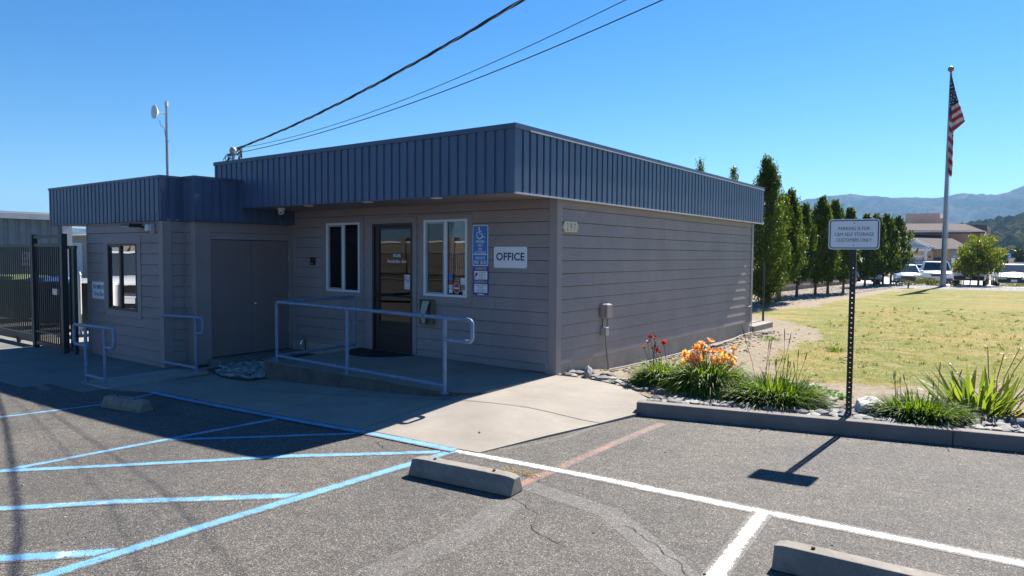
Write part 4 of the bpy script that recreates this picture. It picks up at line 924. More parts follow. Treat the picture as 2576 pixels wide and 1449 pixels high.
# ------------------------------------------------------------------ gate and fence (left)
GY = -2.47
def bars(mb, x0, x1, z0, z1, step, y, s=.011):
    x = x0
    while x < x1: mb.box((x-s, y-s, z0), (x+s, y+s, z1)); x += step
t = thing('sliding_gate', 'wide dark green steel sliding gate with vertical bars at far left', 'gate', (-13.2, GY, -.15))
mb = MB(); mb.box((-16.5, GY-.03, 1.83), (-10.62, GY+.03, 1.89)); mb.box((-16.5, GY-.04, -.06), (-10.62, GY+.04, .10)); each(mb, 'gate_rail', m_gate, t)
mb = MB(); bars(mb, -16.45, -10.7, .1, 1.83, .115, GY); P_(mb, 'bars', m_gate, t)
for x_ in (-11.6, -15): mb = MB(); mb.lathe([(.07, -.02), (.07, .02)], Fr((x_, GY-.02, -.07), (1, 0, 0), (0, 0, 1)), 16); P_(mb, 'gate_wheel', m_dkpl, t)
t = thing('gate_portal', 'dark steel gate frame of two posts and a double top rail beside the payment wing', 'gate frame', (-9.7, GY-.07, -.15))
for x_, s_ in ((-10.5, .045), (-9.13, .055)): mb = MB(); mb.box((x_-s_, GY-.13, -.15), (x_+s_, GY-.03, 2.08)); P_(mb, 'post', m_gate, t, bevel=.004)
mb = MB(); mb.box((-10.46, GY-.11, 2.0), (-9.18, GY-.05, 2.06)); mb.box((-10.455, GY-.105, 1.84), (-9.185, GY-.055, 1.90)); mb.box((-10.455, GY-.105, -.07), (-9.185, GY-.055, -.0)); mb.box((-10.455, GY-.105, .18), (-9.185, GY-.055, .21)); each(mb, 'cross_rail', m_gate, t)
mb = MB(); bars(mb, -10.4, -9.2, 0, 1.84, .095, GY-.08); P_(mb, 'bars', m_gate, t)
mb = MB(); mb.box((-9.42, GY-.17, .95), (-9.22, GY-.11, 1.06)); P_(mb, 'latch', m_galv, t)
t = thing('side_fence_panel', 'narrow black fence panel joining the gate post to the payment wing', 'fence', (-8.96, GY-.03, -.15))
mb = MB(); mb.box((-9.07, GY-.05, 1.80), (-8.74, GY+.0, 1.86)); mb.box((-9.07, GY-.05, -.08), (-8.80, GY, -.03)); mb.box((-9.07, GY-.05, .14), (-8.80, GY, .17)); each(mb, 'rail', m_gate, t)
mb = MB(); mb.box((-9.0, GY-.04, -.03), (-8.975, GY-.01, 1.8)); mb.box((-8.9, GY-.04, -.03), (-8.87, GY-.01, 1.8)); mb.box((-8.83, GY-.055, -.15), (-8.77, GY+.005, 1.80)); P_(mb, 'bars', m_gate, t)
# bins behind the gate
def bin_(x, y, w_, d_, h_, body, lid, label, grp):
    t = thing('waste_bin', label, 'bin', (x, y, -.12), grp); z0 = -.12
    mb = MB(); a = .82
    mb.hull8([(x-w_/2*a, y-d_/2*a, z0+.08), (x+w_/2*a, y-d_/2*a, z0+.08), (x+w_/2*a, y+d_/2*a, z0+.08), (x-w_/2*a, y+d_/2*a, z0+.08)], [(x-w_/2, y-d_/2, z0+h_), (x+w_/2, y-d_/2, z0+h_), (x+w_/2, y+d_/2, z0+h_), (x-w_/2, y+d_/2, z0+h_)]); P_(mb, 'bin_body', body, t, bevel=.02)
    mb = MB(); mb.hull8([(x-w_/2-.02, y-d_/2-.04, z0+h_+.005), (x+w_/2+.02, y-d_/2-.04, z0+h_+.005), (x+w_/2+.02, y+d_/2+.02, z0+h_+.005), (x-w_/2-.02, y+d_/2+.02, z0+h_+.005)], [(x-w_/2+.05, y-d_/2+.05, z0+h_+.09), (x+w_/2-.05, y-d_/2+.05, z0+h_+.09), (x+w_/2-.05, y+d_/2-.05, z0+h_+.1), (x-w_/2+.05, y+d_/2-.05, z0+h_+.1)]); P_(mb, 'lid', lid, t, bevel=.015)
    for s_ in (-1, 1): mb = MB(); mb.lathe([(.1, -.03), (.1, .03)], Fr((x+s_*w_*.36, y+d_*.42, z0+.1), (0, 1, 0), (0, 0, 1)), 14); P_(mb, 'wheel', m_dkpl, t)
mg = mat('dark_green_plastic', (.012, .06, .03), .5); mk = mat('dark_grey_plastic', (.02, .03, .035), .5)
bin_(-16.9, -.7, 1.7, .9, 1.12, mg, mat('lime_lid', (.2, .27, .1), .5), 'wide dark green bin with a lime lid behind the sliding gate', 'bins behind the gate')
bin_(-14.6, -.75, 1.1, .8, 1.12, mk, mat('blue_lid', (.02, .16, .55), .5), 'dark bin with a bright blue lid behind the gate', 'bins behind the gate')
bin_(-13.1, -.5, 1.0, .8, 1.12, mk, mat('grey_lid', (.2, .22, .22), .5), 'dark grey bin right of the blue-lidded one', 'bins behind the gate')
bin_(-11.7, -.15, .65, .75, 1.08, mk, mat('grey_lid2', (.22, .23, .23), .5), 'slim grey bin close to the payment wing', 'bins behind the gate')
f = Fr(atd(67, 651, 21.5), (1, .35, 0), (0, 0, 1)); t = thing('yard_sign', 'small white sign with red letters seen through the gate bars', 'sign', (f.O.x, f.O.y, -.12))
mb = MB(); mb.prism(rrect(.42, .42, .03), f, 0, .004); P_(mb, 'sign_panel', m_signw, t)
mb = MB(); text_faces(mb, 'NO', f, .09, 0, .09, n=.006, width=.16, bold=.02); text_faces(mb, 'DUMPING', f, .08, 0, -.08, n=.006, width=.34, bold=.02); border(mb, .39, .39, .025, .008, f, .006); P_(mb, 'lettering', m_red2, t)
mb = MB(); mb.tube([f(0, -1.7, -.03), f(0, .2, -.03)], .025, 8); P_(mb, 'post', m_galv, t)
mb = MB(); p = aty(202, 800, -1.2); mb.tube([(p.x, -1.2, -.13), (p.x, -1.2, 1.22)], .035, 12); mb.tube([(p.x, -1.2, 1.23), (p.x, -1.2, 1.3)], [.045, .02], 12); tag(mb.build('white_bollard', m_wpl, smooth=True), 'slim white reflective bollard seen between fence bars and the payment wing', 'bollard')
# storage buildings
t = thing('storage_building', 'long grey corrugated metal storage building beyond the gate', 'building', (-22, -3, -.13))
mgry = mat('grey_corrugated_steel', (.17, .2, .215), .5, var=.1); mlt = mat('light_gutter', (.5, .5, .5), .5)
mb = MB(); fz = Fr((-20, 0, 0), (0, 1, 0), (0, 0, 1)); ribbed(mb, fz, -5, 1.75, -.13, 2.83, .3, .1, .03, .04); fz2 = Fr((0, 1.75, 0), (-1, 0, 0), (0, 0, 1)); ribbed(mb, fz2, 20, 32, -.13, 2.83, .3, .1, .03, .04); fz3 = Fr((0, -5, 0), (1, 0, 0), (0, 0, 1)); ribbed(mb, fz3, -32, -20, -.13, 2.83, .3, .1, .03, .04); P_(mb, 'wall', mgry, t)
mb = MB(); mb.hull8([(-32.1, -5.1, 2.9), (-19.85, -5.1, 2.9), (-19.85, 1.95, 2.9), (-32.1, 1.95, 2.9)], [(-32.1, -5.1, 3.3), (-19.85, -5.1, 2.96), (-19.85, 1.95, 2.96), (-32.1, 1.95, 3.3)]); P_(mb, 'roof', mlt, t)
mb = MB(); mb.box((-19.99, -5, 2.74), (-19.8, 1.9, 2.89)); P_(mb, 'gutter', mlt, t)
mb = MB(); mb.box((-19.99, 1.5, -.13), (-19.93, 1.78, 2.74)); P_(mb, 'corner_trim', mlt, t)
for x_, y_ in ((-19.95, -.9),): mb = MB(); mb.box((x_, y_, 2.79), (x_+.2, y_+.2, 2.92)); P_(mb, 'gutter_bracket', mlt, t)
for k, y_ in enumerate((-4.6, -3.6, -2.6)):
    mb = MB(); mb.box((-19.995, y_, -.13), (-19.95, y_+.1, 2.5)); P_(mb, 'downpipe', mlt, t)
q = aty(196, 640, 12); t = thing('storage_unit', 'pale storage unit with a roll-up door seen through the narrow fence panel', 'building', (q.x, 12, -.13))
mb = MB(); mb.box((q.x-4.5, 12, -.13), (q.x+3, 20, 2.7)); P_(mb, 'wall', mat('tan_wall', (.42, .36, .27), .8), t)
mb = MB(); mb.hull8([(q.x-4.7, 11.8, 2.7), (q.x+3.2, 11.8, 2.7), (q.x+3.2, 20.2, 2.7), (q.x-4.7, 20.2, 2.7)], [(q.x-4.7, 11.8, 2.8), (q.x+3.2, 11.8, 2.8), (q.x+3.2, 20.2, 3.3), (q.x-4.7, 20.2, 3.3)]); P_(mb, 'roof', mat('tan_ribbed_roof', (.45, .4, .28), .6), t)
mb = MB(); 
for k in range(20): mb.box((q.x-.8, 11.95, -.1+k*.12), (q.x+.8, 11.99, -.1+k*.12+.112))
P_(mb, 'roll_up_door', mat('white_door', (.6, .62, .62), .5), t)
# ------------------------------------------------------------------ stones and rocks
def blob(mb, c, rx, ry, rz, rng, sub=1, rough=.12, rot=None, m=0):
    import bmesh
    bm = bmesh.new(); bmesh.ops.create_icosphere(bm, subdivisions=sub, radius=1); sd_ = rng.random()*100; a = rng.random()*6.28 if rot is None else rot
    i0 = len(mb.v); ca, sa = math.cos(a), math.sin(a)
    for v in bm.verts:
        p = v.co*(1+rough*noise.noise(v.co*1.3+Vector((sd_, 0, 0)))*2); x, y, z = p.x*rx, p.y*ry, p.z*rz; mb.v.append((c[0]+x*ca-y*sa, c[1]+x*sa+y*ca, c[2]+z))
    for f in bm.faces: mb.f.append(tuple(i0+v.index for v in f.verts)); mb.m.append(m)
    bm.free()
def stone_mat(name, lo, mid, hi):
    m, t, b = newmat(name); g = t.nodes.new('ShaderNodeNewGeometry'); p = pos(t)
    c = ramp(t, g.outputs['Random Per Island'], [(0, lo), (.5, mid), (1, hi)]).outputs[0]
    c = mixc(t, 1, c, ramp(t, noi(t, p, 30, 5), [(.3, (.75,)*3), (.7, (1.15,)*3)]).outputs[0], 'MULTIPLY')
    t.links.new(c, b.inputs['Base Color']); b.inputs['Roughness'].default_value = .8; bump(t, noi(t, p, 60, 4), .3, .006, b); return m
m_stone = stone_mat('river_stone', (.07, .07, .075), (.145, .143, .14), (.29, .28, .26))
rng = random.Random(21); mb = MB()
def kby(x): return kerby(x)+.17
for k in range(1150):
    u = rng.random()
    if u < .72: x = 1.75+rng.random()**.9*5.2; y = kby(x)+.04+abs(rng.gauss(0, .36)); 
    elif u < .9: x = .06+rng.random()*1.9; y = -.08-.12*x+rng.random()*(.75+.2*x)
    else: x = 4.6+rng.random()*2.4; y = kby(x)+.1+rng.random()*1.1
    if y > kby(max(x, 1.75))+1.2 or (x < 1.7 and y < wtop(max(x, 0))+.05): continue
    if 2.15 < x < 2.7 and y < kby(x)+.0: continue
    s = rng.uniform(.028, .07)*(1.2 if rng.random() < .12 else 1); blob(mb, (x, y, tz(x, y)+s*.25+(.015 if rng.random() < .3 else 0)), s*rng.uniform(.9, 1.5), s, s*rng.uniform(.45, .75), rng)
tag(mb.build('river_stones', m_stone, smooth=True), kind='stuff')
mb = MB()
for k in range(700):
    x = rng.uniform(-5.35, -3.88); y = rng.uniform(-2.2, -.75); 
    if y < -2.22+.45*abs(x+4.5)*(1 if x < -4.5 else .6) or (x < -5.0 and y < -1.8): continue
    s = rng.uniform(.022, .05); blob(mb, (x, y, -.08+s*.25), s*rng.uniform(1, 1.4), s, s*rng.uniform(.4, .6), rng)
tag(mb.build('shaded_river_stones', stone_mat('pale_river_stone', (.12, .13, .13), (.26, .27, .26), (.55, .55, .5)), smooth=True), kind='stuff')
mb = MB(); mb.face([(-5.3, -2.0, -.09), (-4.4, -2.22, -.085), (-3.84, -2.2, -.078), (-3.84, -.0, -.06), (-5.3, -.0, -.06)]); tag(mb.build('planting_soil', mat('dark_soil', (.07, .06, .05), .95)), kind='structure')
for nm, x, y, s, col, lab in (('boulder', 3.83, .19, (.17, .13, .12), (.48, .46, .42), 'large pale ridged rock right beside the sign post foot'), ('boulder', 3.30, .02, (.09, .08, .08), (.11, .075, .075), 'dark reddish rock in the stones just left of the sign post'),
        ('boulder', .42, .16, (.05, .10, .12), (.25, .25, .26), 'upright pointed grey rock near the building corner'), ('boulder', .62, .30, (.12, .07, .06), (.12, .1, .1), 'dark flat brown rock at the foot of the side wall near the corner'),
        ('boulder', 2.95, .70, (.14, .09, .06), (.12, .1, .07), 'brown flat rock under the creeping green plant'), ('boulder', 5.15, .35, (.10, .08, .08), (.14, .15, .18), 'blue-grey rock below the broad-leaved plant'), ('boulder', 4.08, .62, (.07, .06, .07), (.2, .13, .1), 'small reddish tilted rock behind the right grassy clump')):
    mb = MB(); blob(mb, (x, y, tz(x, y)+s[2]*.45), s[0], s[1], s[2], rng, 3, .22, .3); tag(mb.build(nm, mat('rock_'+lab[:9], col, .85, var=.25, vs=12, bmp=.6, bs=25), smooth=True, angle=28), lab, 'rock')
# dirt clods and dead bits on the bare earth
mb = MB()
for k in range(420):
    x = rng.uniform(.15, 3.0); y = rng.uniform(.9, 9); s = rng.uniform(.008, .022)
    if rng.random() < .6: x = .1+abs(rng.gauss(0, .3)); s *= 1.6
    blob(mb, (x, y, tz(x, y)+s*.2), s*1.4, s, s*.7, rng)
tag(mb.build('soil_clods', mat('dry_soil_clod', (.2, .16, .125), .95, var=.3, vs=20)), kind='stuff')
mb = MB()
for k in range(1500):
    x = 4.4+rng.random()*3.4; y = kby(x)+.03+rng.random()*.5; a = rng.random()*3.14; l = rng.uniform(.008, .03); z = tz(x, y)+.004+rng.random()*.008
    if rng.random() < .4: x = 1.8+rng.random()*5; y = kby(x)+.01+rng.random()*.9; z = tz(x, y)+.006
    d = Vector((math.cos(a), math.sin(a), rng.uniform(-.2, .3)))*l; n = Vector((-d.y, d.x, 0))*.3; c = Vector((x, y, z)); mb.face([c-d-n, c+d-n, c+d+n, c-d+n])
tag(mb.build('bark_mulch', leafmat('bark_chip', [(.12, .08, .05), (.3, .23, .17), (.5, .42, .33)], 0, 3, .9)), kind='stuff')
mb = MB(); mb.tube([(5.0+.6*k, kby(5.0+.6*k)+.12+.02*math.sin(k*2), tz(5+.6*k, kby(5)+.2)+.012) for k in range(6)], .009, 6); tag(mb.build('drip_line', m_cable, smooth=True), 'black drip irrigation tube on the mulch at the right edge', 'hose')
mb = MB(); mb.tube([(2.9+.2*k, kby(2.9+.2*k)+.17+.03*math.sin(k*1.1), tz(2.9+.2*k, 0)+.03) for k in range(5)], .008, 6); tag(mb.build('drip_line', m_cable, smooth=True), 'black drip irrigation tube on the stones left of the sign post', 'hose')

# ------------------------------------------------------------------ garden plants
def blade(mb, p, az, el, L, w_, droop, n=6, fold=.0, m=0, tip=.9):
    d = Vector((math.cos(az)*math.cos(el), math.sin(az)*math.cos(el), math.sin(el))); side = Vector((-math.sin(az), math.cos(az), 0)); q = Vector(p); rows = []
    for k in range(n+1):
        t = k/n; ww = w_*(1-max(0, (t-.35)/.65)**1.6*tip)*(.55+.45*min(1, t*4)); rows.append((q-side*ww, q+Vector((0, 0, -fold*ww)), q+side*ww))
        d = (d+Vector((0, 0, -droop/n*(.12+2.3*t**1.5)))).normalized(); q = q+d*L/n
    i0 = len(mb.v)
    for r in rows: mb.v += [tuple(c) for c in r]
    for k in range(n):
        for j in range(2): mb.f.append((i0+k*3+j, i0+k*3+j+1, i0+k*3+j+4, i0+k*3+j+3)); mb.m.append(m)
def clump(mb, cx, cy, R0, n, L, w_, el, droop, rng, fold=.4, m=0, ell=1):
    for k in range(n):
        a = rng.random()*6.283; rr = R0*math.sqrt(rng.random()); x = cx+math.cos(a)*rr*ell; y = cy+math.sin(a)*rr
        blade(mb, (x, y, tz(x, y)-.01), a+rng.gauss(0, .5), R(max(8, min(88, rng.gauss(el, 14)-25*rr/R0))), L*rng.uniform(.55, 1.1), w_*rng.uniform(.7, 1.2), droop*rng.uniform(.5, 1.4), fold=fold, m=m)
g_day = leafmat('daylily_leaf', [(.035, .08, .008), (.09, .16, .016), (.2, .28, .035)], .52, 4)
g_lir = leafmat('grassy_leaf', [(.022, .058, .008), (.06, .12, .014), (.16, .23, .028)], .5, 4)
g_iris = leafmat('iris_leaf', [(.08, .13, .035), (.13, .19, .04), (.2, .25, .06)], .5, 3)
m_dead = leafmat('withered_leaf', [(.22, .15, .08), (.36, .27, .15), (.45, .36, .22)], .3, 3)
m_stalk = mat('flower_stalk', (.10, .12, .05), .7, var=.2)
def flower(mb, c, rng, s=.05, m=0):
    ax = Vector((rng.uniform(-1, 1), rng.uniform(-1, .2), rng.uniform(.1, 1))).normalized(); u = ax.orthogonal().normalized(); v = ax.cross(u); r0 = rng.random()
    for k in range(6):
        a = 2*math.pi*(k/6)+r0; d = u*math.cos(a)+v*math.sin(a); sd_ = (u*-math.sin(a)+v*math.cos(a))*s*.34
        p0 = Vector(c)-ax*s*.9; p1 = Vector(c)+d*s*.35; p2 = Vector(c)+d*s*.95+ax*s*.3; p3 = Vector(c)+d*s*1.35+ax*s*.05
        mb.face([p0-sd_*.3, p0+sd_*.3, p1+sd_, p1-sd_], m); mb.face([p1-sd_, p1+sd_, p2+sd_*.9, p2-sd_*.9], m); mb.face([p2-sd_*.9, p2+sd_*.9, p3], m)
rng = random.Random(5)
def daylily(name, label, cx, cy, R0, n, L, nf, fcol, hf, spread, bias):
    t = thing(name, label, 'flowering plant', (cx, cy, tz(cx, cy)))
    mb = MB(); clump(mb, cx, cy, R0*1.05, int(n*2.2), L, .0105, 68, 3.0, rng); P_(mb, 'leaves', g_day, t)
    mb = MB(); clump(mb, cx, cy, R0*1.1, n//12, L*.9, .006, 30, 1.6, rng); P_(mb, 'withered_leaves', m_dead, t)
    ms = MB(); fmat = leafmat(name+'_petal', fcol, .4, 6)
    for k in range(nf):
        a = rng.random()*6.283; r_ = spread*math.sqrt(rng.random()); e = Vector((cx+bias+math.cos(a)*r_, cy+math.sin(a)*r_*.7, tz(cx, cy)+hf*rng.uniform(.72, 1.08)-r_*.35))
        b0 = Vector((cx+rng.uniform(-.1, .1), cy+rng.uniform(-.1, .1), tz(cx, cy))); ms.tube([b0, b0.lerp(e, .5)+Vector((0, 0, .06)), e], .0035, 5); mf = MB(); flower(mf, e+Vector((0, 0, .02)), rng, rng.uniform(.036, .052) if nf > 20 else rng.uniform(.026, .036)); P_(mf, 'flower', fmat, t)
        if rng.random() < .6:
            q = e+Vector((rng.uniform(-.05, .05), rng.uniform(-.05, .05), rng.uniform(0, .05))); ms.tube([e, q], .003, 4); ms.tube([q, q+Vector((rng.uniform(-.01, .01), 0, .035))], [.007, .003], 5)
    P_(ms, 'stalks', m_stalk, t)
    return t
daylily('red_daylily', 'smaller daylily clump with dark red flowers by the side wall', 1.40, .33, .13, 560, .44, 9, [(.12, .006, .02), (.28, .015, .04), (.4, .06, .06)], .58, .16, -.13)
daylily('orange_daylily', 'large daylily clump covered in peach orange flowers', 2.07, .18, .2, 900, .60, 46, [(.68, .24, .16), (.8, .42, .2), (.85, .6, .28)], .60, .34, .02)
def grassy(name, label, cx, cy, R0, n, L, ns, hs, ell):
    t = thing(name, label, 'plant', (cx, cy, tz(cx, cy)))
    mb = MB(); clump(mb, cx, cy, R0*1.1, int(n*2.8), L*.9, .0078, 60, 1.5, rng, ell=ell); P_(mb, 'leaves', g_lir, t)
    mb = MB()
    for k in range(ns):
        a = rng.random()*6.283; r_ = R0*math.sqrt(rng.random())*.9; p = Vector((cx+math.cos(a)*r_*ell, cy+math.sin(a)*r_, tz(cx, cy))); h = hs*rng.uniform(.55, 1.05); ln = Vector((rng.gauss(.02, .09), rng.gauss(0, .06), 0))
        q = p+Vector((0, 0, h))+ln*h*1.6; mid_ = p.lerp(q, .5)+ln*-.12; mb.tube([p, mid_, p.lerp(q, .84), p.lerp(q, .88), p.lerp(q, .95), q], [.003, .0026, .0024, .006, .005, .002], 5)
    P_(mb, 'seed_stalks', m_stalk, t); return t
grassy('spiky_groundcover', 'widest grassy clump with many tall seed stalks, middle of the bed', 2.85, .12, .29, 1500, .44, 15, .80, 1.2)
grassy('spiky_groundcover', 'low grassy clump with few seed stalks right of the sign post', 4.27, .24, .2, 1000, .36, 7, .66, 1.5)
t = thing('iris_plant', 'tall broad-leaved plant with sword leaves and dead flower stems at right', 'plant', (4.86, 1.02, tz(4.86, 1.02)))
mb = MB()
for k in range(110):
    a = rng.random()*6.283; r_ = .26*math.sqrt(rng.random()); p = (4.74+math.cos(a)*r_*1.2, 1.02+math.sin(a)*r_, tz(4.84, 1.0)-.01); blade(mb, p, a+rng.gauss(0, .4), R(rng.gauss(66, 12)-20*r_/.26), rng.uniform(.28, .60), rng.uniform(.020, .032), rng.uniform(.1, 1.0)**2*1.5, 7, .25, tip=1)
P_(mb, 'leaves', g_iris, t)
mb = MB()
for k in range(26):
    a = rng.random()*6.283; p = (4.86+math.cos(a)*.25, 1.0+math.sin(a)*.2, tz(4.86, 1.0)); blade(mb, p, a, R(rng.uniform(15, 60)), rng.uniform(.3, .55), .012, 1.2, 6, .5)
P_(mb, 'withered_leaves', m_dead, t)
mb = MB()
for dx, dy, h in ((.33, .05, .86), (.18, .0, .72), (-.1, .1, .7), (-.45, 0, .5), (.05, -.1, .66)):
    p = Vector((4.9, 1.05, tz(4.9, 1.05))); q = p+Vector((dx, dy, h)); mb.tube([p, p.lerp(q, .5)+Vector((-.03, 0, .03)), q], .005, 5)
    for j in range(5): blade(mb, p.lerp(q, .75+.06*j), rng.random()*6.28, R(rng.uniform(-10, 60)), .06, .012, 1, 3)
P_(mb, 'dead_flower_stems', m_dead, t)
mb = MB()
for k in range(900):
    a = rng.random()*6.283; r_ = math.sqrt(rng.random()); x = 3.08+math.cos(a)*r_*.42+rng.gauss(0, .04); y = .92+math.sin(a)*r_*.26; z = tz(x, y)+rng.random()**1.5*.12*(1.2-r_); s = rng.uniform(.012, .024); n_ = Vector((rng.gauss(0, .5), rng.gauss(0, .5), 1)).normalized(); u = n_.orthogonal().normalized(); v = n_.cross(u); c = Vector((x, y, z+.01))
    mb.face([c-u*s, c-v*s*.8+u*s*.3, c+u*s*1.1, c+v*s*.8+u*s*.3])
tag(mb.build('creeping_plant', leafmat('bright_leaf', [(.06, .13, .02), (.1, .2, .03), (.16, .26, .05)], .4, 5)), 'low bright green creeping plant behind the stones, left of the sign post', 'plant')
mb = MB()
for k in range(160):
    a = rng.random()*6.283; blade(mb, (4.62+rng.gauss(0, .05), .20+rng.gauss(0, .05), tz(4.62, .2)), a, R(rng.uniform(20, 80)), rng.uniform(.1, .3), .0022, 1.0, 4)
tag(mb.build('feathery_weed', g_lir), 'thin feathery weed between the low grassy clump and the broad-leaved plant', 'plant')
mb = MB()
for k in range(70): blade(mb, (1.92+rng.gauss(0, .10), -3.42+rng.gauss(0, .025), .004), rng.random()*6.28, R(rng.uniform(3, 30)), rng.uniform(.03, .09), .003, .4, 3)
tag(mb.build('dried_weed', leafmat('orange_dry_weed', [(.3, .12, .03), (.35, .22, .07), (.15, .2, .05)], .2, 5)), 'small orange dried weed in the crack below the white line', 'weed')
for nm, x, y, r_, lab in (('weed_tuft', .75, 7.2, .25, 'sparse weed tuft on the bare earth beside the far end of the wall'), ('weed_tuft', 2.25, 6.2, .15, 'small green weed on the bare path left of the sign post')):
    mb = MB()
    for k in range(160): a = rng.random()*6.28; q = r_*math.sqrt(rng.random()); blade(mb, (x+math.cos(a)*q, y+math.sin(a)*q, tz(x, y)), a, R(rng.uniform(25, 85)), rng.uniform(.04, .12), .004, .6, 3)
    tag(mb.build(nm, g_lir), lab, 'weed')
# grass blades on the near part of the lawn
mb = MB()
k = 0
while k < 26000:
    x = 1.0+rng.random()*10; y = 1.4+rng.random()**1.2*20
    g = grassy_v(x, y)
    if rng.random() > g*.95*min(1, (22-y)/12): continue
    k += 1; z = tz(x, y)-.005; a = rng.random()*6.283; h = rng.uniform(.012, .035); w_ = .0035*(1+y*.12); dx = math.cos(a)*w_; dy = math.sin(a)*w_
    gn = noise.noise((x*.29, y*.63, 0)); m = (0 if gn > .02 else 1) if rng.random() < .8 else rng.choice((0, 1))
    mb.face([(x-dx, y-dy, z), (x+dx, y+dy, z), (x+rng.gauss(0, .02), y+rng.gauss(0, .02), z+h)], m)
tag(mb.build('grass', [leafmat('green_grass_blade', [(.06, .10, .015), (.12, .17, .03), (.2, .23, .06)], .4, 3), leafmat('dry_grass_blade', [(.2, .16, .06), (.33, .27, .12), (.42, .36, .2)], .4, 3)]), kind='stuff')

mb = MB(); k = 0
while k < 420:
    x = .6+rng.random()*9; y = 2.0+rng.random()**1.3*18
    if rng.random() > .15+grassy_v(x, y): continue
    k += 1; r_ = rng.uniform(.02, .08)
    for j in range(int(14+r_*200)):
        a = rng.random()*6.28; q = r_*math.sqrt(rng.random()); blade(mb, (x+math.cos(a)*q, y+math.sin(a)*q, tz(x, y)-.004), a, R(rng.uniform(30, 88)), rng.uniform(.03, .075), .003*(1+y*.06), .7, 2, m=0 if k % 3 else 1)
tag(mb.build('lawn_tufts', [leafmat('tuft_green', [(.05, .09, .014), (.1, .15, .025), (.2, .23, .06)], .4, 3), leafmat('tuft_dry', [(.18, .14, .05), (.3, .24, .11), (.42, .35, .2)], .4, 3)]), kind='stuff')
mb = MB()
for k in range(520):
    if k < 300: s0 = rng.random()*4.2; q = kp(s0, -.02-abs(rng.gauss(0, .09)), 0); x, y = q[0], q[1]
    else: x = rng.uniform(-3, 5); y = rng.uniform(-6.2, -1.5) if x > 1.8 else rng.uniform(-6.4, -3.6)
    s_ = rng.uniform(.002, .006)*(1.6 if rng.random() < .06 else 1); blob(mb, (x, y, gz(x, y)+s_*.5), s_*1.3, s_, s_*.7, rng)
tag(mb.build('loose_grit', stone_mat('grit', (.08, .07, .06), (.2, .18, .15), (.42, .39, .33))), kind='stuff')
